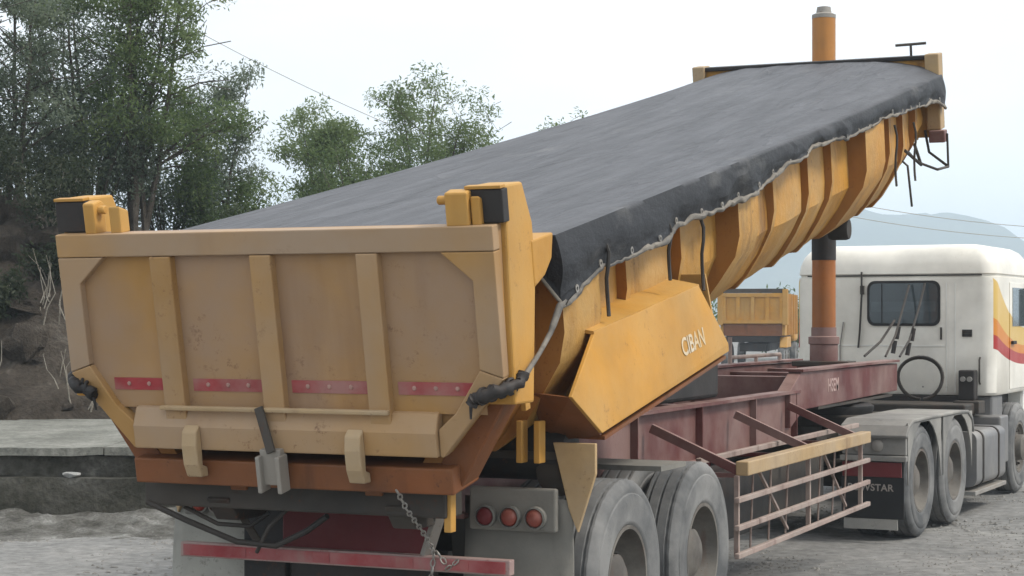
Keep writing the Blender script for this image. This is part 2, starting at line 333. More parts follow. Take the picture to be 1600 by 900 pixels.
# ------------------------------------------------------------------ setting: ground
def axis_steps():
    a = [0]; st = .35
    while a[-1] < 5200: a.append(a[-1]+st); st = st if a[-1] < 12 else st*1.22
    return [-v for v in a[:0:-1]]+a
ax = axis_steps(); n = len(ax); g = MB()
gv = []
for yy in ax:
    for xx in ax:
        x, y = xx+1.5, yy+6
        amp = .018*sm((28-math.hypot(xx, yy))/16)
        gv.append((x, y, amp*fb(x, y, 0, .6, 4)-.012))
g.add(gv, [(j*n+i, j*n+i+1, (j+1)*n+i+1, (j+1)*n+i) for j in range(n-1) for i in range(n-1)])
tag(g.build('ground', 'ground', smooth=60), 'dusty grey asphalt yard under the trucks', kind='structure')

# ------------------------------------------------------------------ setting: bank behind the low wall
def bank_h(r, f):
    side = sm((4.5-r)/7.0)
    h = .72+2.85*sm((f-23.6)/4.0)*(1-.30*sm((r+6.5)/1.4))
    return h*side*sm((f-20.6)/2.8)-.12*(1-sm((f-20.6)/1.0))
bk = MB(); RS = [-24+.22*i for i in range(137)]; FS = [20.6+.25*i for i in range(8)]+[22.6+.16*i for i in range(52)]+[31+1.0*i for i in range(36)]
bv = []
for f in FS:
    for r in RS:
        k = sm((f-23.5)/.8)*sm((4.5-r)/3)
        rough = k*(.34*fb(r, f*1.3, 3, .8, 5)+.20*abs(fb(r, f, 9, 2.3, 3)))
        pr, pf = r+.22*k*fb(r, f, 20, 1.2, 3), f-.45*k*fb(r, f*.4, 31, .9, 4)
        bv.append(W(pr, pf, bank_h(r, f)+rough-.08))
nr = len(RS)
bk.add(bv, [(j*nr+i, j*nr+i+1, (j+1)*nr+i+1, (j+1)*nr+i) for j in range(len(FS)-1) for i in range(nr-1)])
bank = tag(bk.build('embankment', 'bank', smooth=50), 'dark rocky earth bank behind the low concrete wall', kind='structure')

def rock_mesh(name, mat, seed, flat=.7):
    import bmesh
    bm = bmesh.new(); bmesh.ops.create_icosphere(bm, subdivisions=2, radius=1)
    for v in bm.verts:
        d = 1+.45*noise.fractal(v.co*1.1+Vector((seed*7.1, 0, 0)), 1, 2, 3); v.co = v.co*d; v.co.z *= flat
    me = bpy.data.meshes.new(name); bm.to_mesh(me); bm.free(); me.materials.append(M[mat]); return me
rocks = [rock_mesh('rock', 'bank', i) for i in range(5)]+[rock_mesh('rock', 'stone', i+9) for i in range(3)]
rng = random.Random(11)
for i in range(70):
    r = rng.uniform(-10.5, -3.2); f = rng.uniform(23.7, 28.5)
    o = bpy.data.objects.new('rock', rocks[rng.randrange(8) if rng.random() < .3 else rng.randrange(5)]); COL.objects.link(o); o.parent = bank
    o.location = W(r, f, bank_h(r, f)+rng.uniform(-.05, .1)); s_ = rng.choice((.1, .14, .2, .3, .38))
    o.scale = (s_*rng.uniform(.8, 1.3), s_, s_*rng.uniform(.7, 1.5)); o.rotation_euler = (rng.uniform(-.5, .5), rng.uniform(-.5, .5), rng.uniform(0, 6))

# low stepped concrete wall
wall = empty('retaining_wall', W(-7.5, 18.6), YAW)
tag(wall, 'low weathered concrete wall with a wide pale ledge at the foot of the bank', 'wall')
def rough_block(x0, x1, y0, y1, z0, z1, seed, amp=.03, st=.28):
    """a cast block with uneven faces"""
    mb = MB()
    nx = max(2, int((x1-x0)/st)); ny = max(2, int((y1-y0)/(st*1.3))); nzn = max(2, int((z1-z0)/.12))
    def d(p): return Vector((0, amp*fb(p[0]+seed, p[2]*2, p[1], 1.7, 4), amp*.8*fb(p[0]-seed, p[1], p[2], 1.3, 4)))
    front = [[Vector((x0+(x1-x0)*i/nx, y0, z0+(z1-z0)*k/nzn)) for i in range(nx+1)] for k in range(nzn+1)]
    top = [[Vector((x0+(x1-x0)*i/nx, y0+(y1-y0)*k/ny, z1)) for i in range(nx+1)] for k in range(ny+1)]
    rows = front+top[1:]
    vs_ = [p+d(p) for row in rows for p in row]; w = nx+1
    mb.add(vs_, [(j*w+i, j*w+i+1, (j+1)*w+i+1, (j+1)*w+i) for j in range(len(rows)-1) for i in range(nx)])
    k = len(mb.v)
    mb.add([(x0,y1,z0),(x1,y1,z0)], [])
    lo0, lo1 = 0, nx; hi0, hi1 = (len(rows)-1)*w, (len(rows)-1)*w+nx
    mb.f += [(k, k+1, hi1, hi0)]+[tuple([k]+[j*w for j in range(len(rows)-1,-1,-1)]), tuple([k+1]+[j*w+nx for j in range(len(rows))])]
    return mb
xs_ = [-7, -4.2, -1.1, 1.7, 4.6, 7.0]
for i in range(5):
    rough_block(xs_[i]+.004, xs_[i+1]-.004, 0, .62, -.05, .44, i*5.3, .035).build('lower_course', 'mossy', wall, smooth=40)
    rough_block(xs_[i]+.006, xs_[i+1]-.006, .10+.02*(i%2), .64, .45, .66, i*3.1+40, .025).build('upper_course', 'mossy', wall, smooth=40)
xs2 = [-7, -5.1, -2.9, -.6, 1.2, 3.4, 5.5, 7.0]
for i in range(7):
    rough_block(xs2[i]+.005, xs2[i+1]-.005, .03+.03*(i%2), 5.3, .665, .735+.008*(i%3), i*2.7+80, .02).build('ledge_slab', 'concrete', wall, smooth=40)
st_ = bpy.data.objects.new('stone', rock_mesh('stone', 'palestone', 33, .55)); COL.objects.link(st_)
st_.location = W(-4.42, 18.63, .475); st_.scale = (.10, .05, .055); tag(st_, 'small white stone lodged on the step of the concrete wall', 'stone')
wv_ = bpy.data.objects.new('stone', rock_mesh('stone', 'stone', 41, .5)); COL.objects.link(wv_)
wv_.location = W(-4.95, 18.15, .05); wv_.scale = (.16, .12, .11); tag(wv_, 'grey broken stone lying at the foot of the concrete wall', 'stone')

# loose gravel (nobody could count it)
def gravel():
    mb = MB(); rg = random.Random(3)
    def chip(x, y, s):
        a = rg.uniform(0, 6.28); h = s*rg.uniform(.15, .4)-.008; k = 6
        ring = [(x+math.cos(a+6.283*i/k)*s*rg.uniform(.6, 1.1), y+math.sin(a+6.283*i/k)*s*rg.uniform(.6, 1.1), -.015) for i in range(k)]
        mb.add(ring+[(x+rg.uniform(-.2, .2)*s, y+rg.uniform(-.2, .2)*s, h)], [(i, (i+1)%k, k) for i in range(k)])
    for i in range(2600):
        r = rg.uniform(-7.5, -2.2); f = 18.5-abs(rg.gauss(0, 1.0)) if rg.random() < .6 else rg.uniform(12.5, 18.4)
        p = W(r, f); chip(p[0], p[1], rg.choice((.010, .015, .02, .03)))
    for i in range(4200):
        f = rg.uniform(11.5, 24); r = rg.uniform(.10, .30)*f; p = W(r, f)
        chip(p[0], p[1], rg.choice((.008, .012, .018, .028)))
    return mb
tag(gravel().build('gravel', 'stone'), 'loose grey gravel scattered on the yard', 'gravel', kind='stuff')

# rubble and silt swept against the wall foot
db = MB(); dv = []; RR = [-9.5+.05*i for i in range(170)]; FF = [16.6+.055*i for i in range(38)]
for f in FF:
    for r in RR:
        e = sm((f-16.6)/1.7)*sm((r+9.5)/.5)*sm((-1.0-r)/.5)
        h = e*(.05+.10*sm((f-17.6)/.9)*(.5+abs(fb(r, f, 2, 1.1, 4)))+.07*max(0, fb(r, f, 0, 4.5, 3)))
        dv.append(W(r, f, h-.03))
nd_ = len(RR); db.add(dv, [(j*nd_+i, j*nd_+i+1, (j+1)*nd_+i+1, (j+1)*nd_+i) for j in range(len(FF)-1) for i in range(nd_-1)])
M['rubble'] = earth('pale_rubble', [(.05, .048, .042, 1), (.12, .115, .10, 1), (.24, .235, .215, 1), (.42, .415, .39, 1)], 2.2, bump=1, dist=.06)
tag(db.build('rubble', 'rubble', smooth=50), 'pale rubble and silt piled against the foot of the concrete wall', 'rubble', kind='stuff')

# far hill
hl = MB(); hv = []
HR = [-1200+24*i for i in range(100)]; HF = [1250+28*i for i in range(26)]
def hill_h(r, f):
    prof = 0
    for c0, w0, h0 in ((378, 46, 52), (300, 80, 62), (200, 110, 50), (60, 160, 40), (-200, 300, 20), (450, 60, 34)):
        prof = prof+h0*math.exp(-((r-c0)/w0)**2)*(1 if h0 > 0 else 1)
    k = math.sin(math.pi*min(1, max(0, (f-1250)/700)))**.8 if f > 1250 else 0
    return min(prof, 92+.1*prof)*k*(1+.06*fb(r, f, 0, .02, 4))+1.5*fb(r, f, 4, .06, 3)*k
for f in HF:
    for r in HR: hv.append(W(r, f, hill_h(r, f)-.5))
nh = len(HR); hl.add(hv, [(j*nh+i, j*nh+i+1, (j+1)*nh+i+1, (j+1)*nh+i) for j in range(len(HF)-1) for i in range(nh-1)])
tag(hl.build('hill', 'hill', smooth=60), 'far hazy blue hill behind the white cab', kind='structure')

# ------------------------------------------------------------------ wheels
def tyre_mb(Ro, w, ri, groove=True):
    h = w/2; p = [(ri, -h*.72), (ri+.025, -h*.92), (ri+.045, -h*.96), (ri+.055, -h*.94), ((ri+Ro)*.5, -h*1.04), (Ro-.085, -h*1.0), (Ro-.078, -h*.955), (Ro-.068, -h*.955), (Ro-.06, -h*.97), (Ro-.03, -h*.90), (Ro-.012, -h*.80)]
    mid = []
    for gx in (-.5, 0, .5):
        g0 = gx*h*1.05
        mid += [(Ro, g0-.010), (Ro-.014, g0-.006), (Ro-.014, g0+.006), (Ro, g0+.010)]
    p = p+[(Ro, -h*.70)]+mid+[(Ro, h*.70)]+[(r, -a) for r, a in p[::-1]]
    n_ = 108; mb = MB().lathe(p, n_, 'x', closed=True)
    cut = [i for i, (r, a) in enumerate(p) if r >= Ro-.0125 and abs(a) > h*.55]      # shoulder lugs
    for i in cut:
        for j in range(n_):
            if j % 3 == 0:
                x, y, z = mb.v[i*n_+j]; q = 1-.005/Ro; mb.v[i*n_+j] = (x, y*q, z*q)
    return mb
def wheel(name, parent, x, y, z, Ro=.575, w=.285, ri=.30, side=1, dual=True, dish=.17, rz=0):
    e = empty(name, (x, y, z)); e.parent = parent
    # x = outer face of the outer tyre
    t = tyre_mb(Ro, w, ri).build('tyre', 'tyre', e, smooth=35, loc=(-side*w/2, 0, 0))
    if dual:
        t2 = bpy.data.objects.new('tyre', t.data); COL.objects.link(t2); t2.parent = e; t2.location = (-side*(w*1.5+.05), 0, 0)
    o = side
    prof = [(ri+.018, -.03), (ri+.018, -.012), (ri-.004, -.012), (ri-.012, -.05), (ri-.035, -dish+.03), (ri-.06, -dish), (.16, -dish), (.15, -dish+.03), (.15, -dish+.09), (.10, -dish+.12), (.001, -dish+.12)]
    back = [(.001, -dish-.03), (ri-.05, -dish-.03), (ri+.002, -w*.9)]
    rim = MB().lathe([(r, o*a) for r, a in prof+back], 40, 'x', closed=True)
    rim.build('rim', 'rim', e, smooth=35)
    nb = MB()
    for i in range(10):
        a = 2*math.pi*i/10; nb.lathe([(.016, o*(-dish-.01)), (.016, o*(-dish+.035)), (.008, o*(-dish+.04))], 6, 'x', c=(0, .205*math.cos(a), .205*math.sin(a)))
    nb.build('wheel_nuts', 'darksteel', e)
    return e

# ------------------------------------------------------------------ the tipper trailer
TR = empty('tipper_trailer', (0, 0, 0))
tag(TR, 'yellow tipper trailer with its long dump body raised on a maroon chassis', 'trailer')
OY, OZ, TH = .24, 1.22, R(10.7)
BODY = dict(loc=(0, OY, OZ), rot=(TH, 0, 0))
LEN = 11.0

# tub -------------------------------------------------
PROF = [(1.06, 1.10), (1.06, .85), (1.06, .62), (1.055, .47), (.97, .27), (.86, .09), (.78, .01), (.62, 0)]
def prof_ring(off=0.0, bulge=0.0):
    pts = []
    for i, (x, t) in enumerate(PROF):
        k = math.sin(math.pi*min(1, max(0, (1.10-t)/1.0)))
        pts.append((x+off+bulge*k, t-(off*.6 if t < .3 else 0)-bulge*.4*(1 if t < .1 else 0)))
    return pts
RIBS = [(.80, 1.34), (3.95, 4.42), (7.72, 8.45)]          # wide box ribs
THIN = [2.05, 3.05, 5.2, 6.2, 6.95, 9.15, 9.75, 10.35]
def lift_at(s): return .10*sm((s-1.2)/2.4)+.46*sm((s-9.9)/1.1)
stations = [.10+(LEN-.10)*i/100 for i in range(101)]
def bulge_at(s):
    edges = sorted([0]+[v for ab in RIBS for v in ab]+THIN+[LEN])
    for a, b in zip(edges[:-1], edges[1:]):
        if a <= s <= b: return .068*max(0, math.sin(math.pi*(s-a)/max(.01, b-a)))**.45*min(1, (b-a)/1.6)
    return 0
tub = MB(); rings = []
for s in stations:
    b = bulge_at(s); pr = prof_ring(0, b)
    lift = lift_at(s)                                     # the floor rises and sweeps up to the headboard
    ring = []
    for (x, t) in pr:
        j = .020*fb(s, t*2, x, 1.6, 4)-.018*max(0, nz(s, t*1.5, 3, 2.1)-.25)
        tt = t+lift*max(0, (1-t/1.0)) if t < 1.0 else t
        ring.append((x+j, s, tt))
    outer = ring+[(-x, s_, t) for x, s_, t in ring[::-1]]
    inner = [(-1.03, s, 1.10), (-1.02, s, .6), (-.7, s, .06+lift*.9), (.7, s, .06+lift*.9), (1.02, s, .6), (1.03, s, 1.10)]
    rings.append(outer+inner)
tub.loft(rings)
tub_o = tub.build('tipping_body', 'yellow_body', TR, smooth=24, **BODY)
tub_o.data.materials.append(M['rear_shade'])  # rear section of the tub coloured brown to stand for shade
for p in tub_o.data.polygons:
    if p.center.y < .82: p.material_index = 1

def u_rib(s0, s1, depth, t_top=1.09, name='rib', mat='yellow_body', taper=True):
    inner = [(x-.03, t+(.02 if t < .3 else 0)) for x, t in prof_ring()]
    outer = [(1.06+depth, t_top), (1.06+depth, .62), (1.03+depth*.95, .46), (.96+depth*.65, .27), (.865+depth*.45, .09), (.80, -.02), (.62, -.03)]
    lf = lift_at
    def ring(s):
        o_ = [(x, s, t+lf(s)*max(0, 1-t)) for x, t in outer]; i_ = [(x, s, min(t, t_top)+lf(s)*max(0, 1-t)) for x, t in inner]
        return o_+[(-x, y, z) for x, y, z in o_[::-1]]+[(-x, y, z) for x, y, z in i_]+i_[::-1]
    mb = MB(); mb.loft([ring(s0), ring(s1)])
    # cap polygons are concave U shapes: rebuild them as quad strips
    mb.f = [f for f in mb.f if len(f) == 4]
    k = len(outer); m_ = len(ring(s0))
    for base in (0, m_):
        # pair outer i with nearest inner; outer has k points per side, inner 8
        o1 = list(range(k)); i1 = [base*0+4*0 for _ in ()]
        right_in = [m_-1-q for q in range(8)]            # inner right side listed top->bottom
        left_in = [2*k+q for q in range(8)]
        for o_idx, in_idx in ((list(range(k)), right_in), ([2*k-1-q for q in range(k)], left_in)):
            ip = [0, 2, 3, 4, 5, 6, 7][:k]
            for a in range(k-1):
                mb.f.append((base+o_idx[a], base+o_idx[a+1], base+in_idx[ip[a+1]], base+in_idx[ip[a]]))
        mb.f.append((base+k-1, base+k, base+left_in[7], base+right_in[7]))
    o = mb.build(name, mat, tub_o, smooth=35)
    o.data.materials.append(M['rear_shade'])  # second slot puts the shade into the rear cap's colour
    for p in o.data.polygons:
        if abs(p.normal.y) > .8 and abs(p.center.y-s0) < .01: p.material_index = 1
    return o
for (a, b) in RIBS:
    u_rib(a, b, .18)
    # shade on each rib's rear face is painted in as a browner yellow
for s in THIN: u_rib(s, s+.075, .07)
# top rail along both sides, headboard, end posts
for sg in (-1, 1):
    MB().box(sg*1.00 if sg > 0 else -1.24, 1.24 if sg > 0 else -1.00, .05, LEN, 1.02, 1.105).build('top_rail', 'yellow', tub_o, bevel=.012)
    # strap hooks along the side
hb = MB(); hb.box(-1.2, 1.2, LEN-.02, LEN+.07, .62, 1.42)
hbo = hb.build('headboard', 'yellow_body', tub_o, bevel=.01)
MB().box(-1.26, 1.20, LEN-.06, LEN+.10, 1.405, 1.445).build('headboard_rail', 'black', tub_o, bevel=.008)
for sg, x0, x1 in ((-1, -1.30, -1.17), (1, 1.13, 1.27)):
    MB().box(x0, x1, LEN-.10, LEN+.12, .70, 1.46).build('headboard_post', 'cream', tub_o, bevel=.012)
for x in (-.8, -.4, 0, .4, .8): MB().box(x-.05, x+.05, LEN+.07, LEN+.16, .64, 1.38).build('headboard_rib', 'yellow_body', tub_o, bevel=.008)
# crank handle on the front corner
ch = MB(); ch.tube([(.98, LEN, 1.42), (.98, LEN, 1.56)], .013, 8); ch.tube([(.83, LEN-.02, 1.56), (1.13, LEN+.02, 1.565)], .014, 8); ch.build('crank_handle', 'darksteel', tub_o, smooth=40)
# floor beams below the tub
for sg in (-1, 1): MB().prism([(sg*.40-.05, .15, -.005), (sg*.40-.05, 1.3, -.004), (sg*.40-.05, 3.6, .094), (sg*.40-.05, 9.8, .094), (sg*.40-.05, 9.8, .02), (sg*.40-.05, 3.6, .0), (sg*.40-.05, .15, -.10)], (.10, 0, 0)).build('floor_beam', 'rustpaint', tub_o, bevel=.008)
for k in range(13):
    s = .5+k*.72; l_ = lift_at(s+.04); MB().box(-.66, .66, s-.04, s+.04, -.06+l_, -.004+lift_at(s-.04)).build('cross_bearer', 'rustpaint', tub_o)
# step bracket, marker lamp and rod at the front lower corner
sb = MB()
sb.tube([(.98, 10.3, .64), (1.14, 10.35, .44), (1.32, 10.38, .36), (1.33, 10.9, .33), (1.14, 10.92, .48), (1.1, 10.95, .7)], .014, 6)
sb.tube([(1.33, 10.9, .33), (1.33, 10.9, .66), (1.24, 10.95, .66)], .012, 6); sb.tube([(.95, 10.0, .60), (1.10, 10.05, .44), (1.12, 10.08, .04)], .012, 6)
sb.tube([(1.1, 9.95, .60), (1.18, 10.3, .42), (1.1, 10.4, .62)], .016, 6)
sb.build('step_bracket', 'darksteel', tub_o, smooth=40)
MB().box(1.16, 1.32, 10.82, 10.96, .58, .70).build('marker_lamp', 'maroon', tub_o, bevel=.01)
MB().lathe([(.09, -.09), (.10, -.06), (.10, .06), (.09, .09)], 16, 'x', c=(.80, 8.45, .06)).build('guide_roller', 'darksteel', tub_o, smooth=35)

# rear frame: chamfered rim behind the tailgate, corner posts
rf = MB()
def rim_pts(o, s): return [(x, s, t) for x, t in ((1.20+o, 1.12), (1.20+o, .47), (.90+o*.8, .0-o*.6), (-.90-o*.8, .0-o*.6), (-1.20-o, .47), (-1.20-o, 1.12))]
a0, a1 = rim_pts(.035, .09), rim_pts(.035, .30); b0, b1 = rim_pts(-.12, .09), rim_pts(-.12, .30)
for q in range(5):
    rf.add([a0[q], a0[q+1], b0[q+1], b0[q], a1[q], a1[q+1], b1[q+1], b1[q]], [(0,1,2,3), (7,6,5,4), (0,4,5,1), (1,5,6,2), (2,6,7,3), (3,7,4,0)])
rf.build('rear_frame', 'rustpaint', tub_o, bevel=.008)
lip = MB(); lip.box(-.93, .93, .0, .30, -.035, .10); lip.build('rear_lip', 'rustpaint', tub_o, bevel=.01)
for sg in (-1, 1):
    p = MB(); p.prism([(sg*1.10, .10, 1.47), (sg*1.10, .31, 1.46), (sg*1.10, .40, 1.25), (sg*1.10, .40, 1.02), (sg*1.10, .26, .38), (sg*1.10, .035, .42)], (sg*.18, 0, 0))
    post = p.build('corner_post', 'yellow', tub_o, bevel=.012)
    MB().box(min(sg*1.09, sg*1.285), max(sg*1.09, sg*1.285), .05, .12, 1.295, 1.455).build('rubber_pad', 'black', tub_o, bevel=.006)
    MB().box(min(sg*1.095, sg*1.283), max(sg*1.095, sg*1.283), .04, .098, 1.458, 1.474).build('post_cap', 'yellow', tub_o, bevel=.003)
    MB().prism([(sg*1.11, .36, 1.165), (sg*1.11, .64, 1.165), (sg*1.11, .60, 1.04), (sg*1.11, .50, .97), (sg*1.11, .36, .93)], (sg*.175, 0, 0)).build('rail_end_bracket', 'yellow', tub_o, bevel=.01)
    MB().box(min(sg*1.14, sg*1.17), max(sg*1.14, sg*1.17), .40, .46, .30, .95).build('stiffener', 'yellow', tub_o, bevel=.005)

# tailgate --------------------------------------------
tg = MB()
OUT = [(-1.25, 1.29), (1.25, 1.29), (1.25, .56), (.90, .165), (-.90, .165), (-1.25, .56)]
tg.prism([(x, .050, t) for x, t in OUT], (0, .04, 0))
tail = tg.build('tailgate', 'tail_panel', TR, **BODY)
def plate(x0, x1, t0, t1, seed):
    mb = MB(); n_ = 14; vs_ = []
    for k in range(n_+1):
        for i in range(n_+1):
            x = x0+(x1-x0)*i/n_; t = t0+(t1-t0)*k/n_
            e = min(i, n_-i, k, n_-k)/n_
            vs_.append((x, .0225+.010*sm(e*2.4)*(.6+.8*fb(x+seed, t, 0, 2.2, 3))+.0015*fb(x, t, seed, 9, 2)-.0, t))
    vs_ = [(x, min(s_, .0235+.02), t) for x, s_, t in vs_]
    w = n_+1; mb.add(vs_, [(k*w+i, k*w+i+1, (k+1)*w+i+1, (k+1)*w+i) for k in range(n_) for i in range(n_)])
    o = mb.build('panel', 'tail_panel', tail, smooth=60); return o
def slab(name, pts, d=.072, mat='tail', bevel=.006, s0=-.02):
    return MB().prism([(x, s0, t) for x, t in pts], (0, d, 0)).build(name, mat, tail, bevel=bevel)
for q, (xa, xb) in enumerate(((-1.135, -.675), (-.56, -.08), (.03, .52), (.627, 1.135))): plate(xa, xb, .37, 1.175, q*3.3)
slab('top_beam', [(-1.253, 1.292), (1.253, 1.292), (1.253, 1.172), (-1.253, 1.172)])
for sg in (-1, 1):
    slab('side_beam', [(sg*1.252, 1.169), (sg*.97, 1.169), (sg*1.13, 1.03), (sg*1.13, .60), (sg*1.252, .56)])
    slab('chamfer_beam', [(sg*1.252, .557), (sg*1.13, .597), (sg*.985, .385), (sg*.885, .30), (sg*.882, .165), (sg*.90, .160)], mat='tail')
for (a, b) in ((-.68, -.555), (-.085, .036), (.515, .632)):
    slab('upright', [(a, 1.169), (b, 1.169), (b, .30), (a, .30)], d=.078, s0=-.026)
lb = MB(); lb.prism([(-.88, .0, .375), (-.88, .05, .385), (-.88, .05, .165), (-.88, -.045, .165), (-.88, -.045, .285)], (1.76, 0, 0)); lb.build('lower_beam', 'tail', tail, bevel=.008)
slab('tie_rod', [(-.70, .395), (.63, .395), (.63, .372), (-.70, .372)], d=.03, s0=-.05, mat='cream', bevel=.006)
for (a, b) in ((-1.01, -.70), (-.52, -.10), (.065, .495), (.665, 1.075)):
    st2 = slab('reflector_strip', [(a, .527), (b, .527), (b, .463), (a, .463)], d=.006, s0=.0195, mat='red_strip', bevel=0)
    nd = max(2, int((b-a)/.13))
for (a, b) in ((-1.01, -.70), (-.52, -.10), (.065, .495), (.665, 1.075)):
    nd = 2 if b-a < .35 else 3
    for q in range(nd): MB().lathe([(.012, 0), (.009, -.006), (.001, -.007)], 10, 'y', c=(a+(b-a)*(q+.75)/(nd+.5), .0190, .497)).build('reflector_dot', 'pale_dot', tail)
# lower latches wrapping under the edge, centre catch
for x in (-.51, .44):
    hk = MB(); w = .045
    prof = [(-.045, .30), (-.085, .27), (-.10, .20), (-.098, .10), (-.075, .03), (-.01, .02), (-.01, .07), (-.05, .09), (-.045, .16)]
    hk.prism([(x-w, s, t) for s, t in prof], (2*w, 0, 0)); hk.build('latch_hook', 'cream', tail, bevel=.008)
ctch = MB(); ctch.box(-.10, .02, -.085, -.03, .005, .19); ctch.box(-.11, -.085, -.12, -.03, -.03, .16); ctch.box(.005, .03, -.12, -.03, -.03, .16)
ctch.build('centre_catch', 'galv', tail, bevel=.006)
MB().bar((-.10, -.05, .40), (-.02, -.10, .18), .05, .018, (0, 1, 0)).build('catch_strap', 'darksteel', tail, bevel=.004)
# hinge lugs standing on the top edge
for sg in (-1, 1):
    xl = sorted((sg*1.005, sg*1.075)); 
    MB().prism([(xl[0], .0, 1.285), (xl[0], .10, 1.285), (xl[0], .10, 1.44), (xl[0], .07, 1.46), (xl[0], .0, 1.45)], (xl[1]-xl[0]+(.05 if sg > 0 else .0), 0, 0)).build('hinge_lug', 'yellow', tail, bevel=.01)
    MB().lathe([(.018, -.035), (.022, -.03), (.022, .03), (.018, .035)], 14, 'x', c=(sg*1.0-(.015 if sg > 0 else -.0), .05, 1.41)).build('hinge_pin', 'yellow', tail, smooth=35)
    MB().prism([(sg*.93 if sg < 0 else 1.13, .02, 1.285), (sg*.93 if sg < 0 else 1.13, .10, 1.285), (sg*.93 if sg < 0 else 1.13, .10, 1.40), (sg*.93 if sg < 0 else 1.13, .02, 1.43)], (.07 if sg < 0 else .05, 0, 0)).build('hinge_lug', 'yellow', tail, bevel=.01)

# fender plates on the tub flanks ---------------------
for sg in (-1, 1):
    fp = MB()
    poly = [(1.275, 1.14, .56), (1.275, 2.92, .50), (1.345, 3.24, .07), (1.345, 3.24, .02), (1.345, .97, .05), (1.305, .68, .31)]
    fp.prism([(sg*x, s, t) for x, s, t in poly], (-sg*.022, 0, 0))
    f_o = fp.build('fender_plate', 'yellow', tub_o, bevel=.004)
    en = MB(); en.prism([(sg*1.32, 1.0, .03), (sg*1.28, .71, .30), (sg*1.02, .80, .30), (sg*.98, 1.06, -.03)], (0, .02, 0)); en.build('fender_end_plate', 'rustpaint', tub_o)
    MB().prism([(sg*1.335, 1.02, .02), (sg*1.335, 3.2, .0), (sg*1.02, 3.2, .02), (sg*1.02, 1.05, .02)], (0, 0, -.02)).build('fender_base_plate', 'rustpaint', tub_o)
    MB().prism([(sg*1.274, 1.12, .565), (sg*1.274, 2.93, .505), (sg*1.0, 2.93, .56), (sg*1.0, 1.10, .62)], (0, 0, -.02)).build('fender_top_plate', 'yellow', tub_o)
    for s in (1.3, 3.1): MB().prism([(sg*1.26, s, .54), (sg*1.32, s, .06), (sg*1.0, s, .06), (sg*1.05, s, .54)], (0, .02, 0)).build('fender_gusset', 'yellow_body', tub_o)
    if sg > 0:
        e1 = Vector((0, math.cos(R(1.5)), -math.sin(R(1.5)))); e2 = Vector((-.15, .03, 1)).normalized(); e3 = e1.cross(e2)
        mt = Matrix(((e1.x, e2.x, e3.x, 1.3275), (e1.y, e2.y, e3.y, 2.60), (e1.z, e2.z, e3.z, .205), (0, 0, 0, 1)))
        text_mesh('lettering', 'CIBAN', .15, 'lettering', tub_o, mt, extrude=.0008, spacing=.98)
# hanging straps on the flank
for s, t0, t1 in ((1.36, 1.02, .60), (2.40, .98, .62), (3.02, .92, .45), (8.72, .95, .40), (9.55, .9, .35)):
    stp = MB(); pts = [(1.275+.015*math.sin(k), s+.02*math.sin(k*1.7)+.02*k/6, t0+(t1-t0)*k/6) for k in range(7)]
    stp.tube(pts, .011, 6); stp.build('tie_strap', 'hose', tub_o, smooth=50)

# chassis ---------------------------------------------
for sg in (-1, 1):
    x = sg*.53; b = MB()
    b.box(x-.07, x+.07, .66, 7.96, 1.395, 1.42); b.box(x-.07, x+.07, 1.05, 7.96, .98, 1.005); b.box(x-.012, x+.012, .70, 7.96, 1.005, 1.395)
    main = b.build('main_beam', 'maroon', TR)
    for y in (1.0, 2.4, 3.8, 5.2, 6.6, 7.85):
        MB().box(min(x+sg*.013, x+sg*.066), max(x+sg*.013, x+sg*.066), y-.008, y+.008, 1.006, 1.394).build('web_stiffener', 'maroon', main)
    g = MB(); g.prism([(x-.06, 7.65, 1.42), (x-.06, 8.02, 1.575), (x-.06, 11.95, 1.56), (x-.06, 11.95, 1.27), (x-.06, 8.1, 1.24), (x-.06, 7.65, 1.10)], (.12, 0, 0))
    gn = g.build('gooseneck_beam', 'maroon', TR, bevel=.008)
    MB().box(x-.085, x+.085, 7.98, 11.96, 1.577, 1.60).build('gooseneck_flange', 'maroon', gn)
    if sg > 0:
        mt = Matrix(((0, 0, 1, .592), (1, 0, 0, 9.15), (0, 1, 0, 1.42), (0, 0, 0, 1)))
        text_mesh('lettering', 'HSEM', .17, 'pinklettering', gn, mt)
for y in (1.3, 2.6, 4.2, 5.6, 7.0): MB().box(-.52, .52, y-.05, y+.05, 1.08, 1.32).build('cross_member', 'maroon', TR, bevel=.006)
for y in (8.2, 9.4, 10.7, 11.85): MB().box(-.47, .47, y-.06, y+.06, 1.30, 1.53).build('cross_member', 'maroon', TR, bevel=.006)
MB().box(-.59, .59, 8.6, 11.7, 1.22, 1.245).build('kingpin_plate', 'darksteel', TR)
# left hand walk rail on the gooseneck
wr_ = MB(); wr_.tube([(-.55, 9.6, 1.42), (-.55, 9.6, 1.86)], .022, 8); wr_.tube([(-.55, 9.6, 1.66), (-.55, 11.4, 1.66)], .020, 8); wr_.tube([(-.55, 11.4, 1.60), (-.55, 11.4, 1.66)], .020, 8)
wr_.tube([(-.55, 10.5, 1.60), (-.55, 10.5, 1.66)], .02, 8)
wr_.build('walk_rail', 'railsteel', TR, smooth=40)
MB().prism([(-.46, 4.0, 1.425), (-.46, 6.15, 1.425), (-.46, 6.15, 2.0), (-.46, 4.0, 1.70)], (.88, 0, 0)).build('underbody_shade', 'black', TR, bevel=.03)  # dark block added to stand for the shadow under the raised body
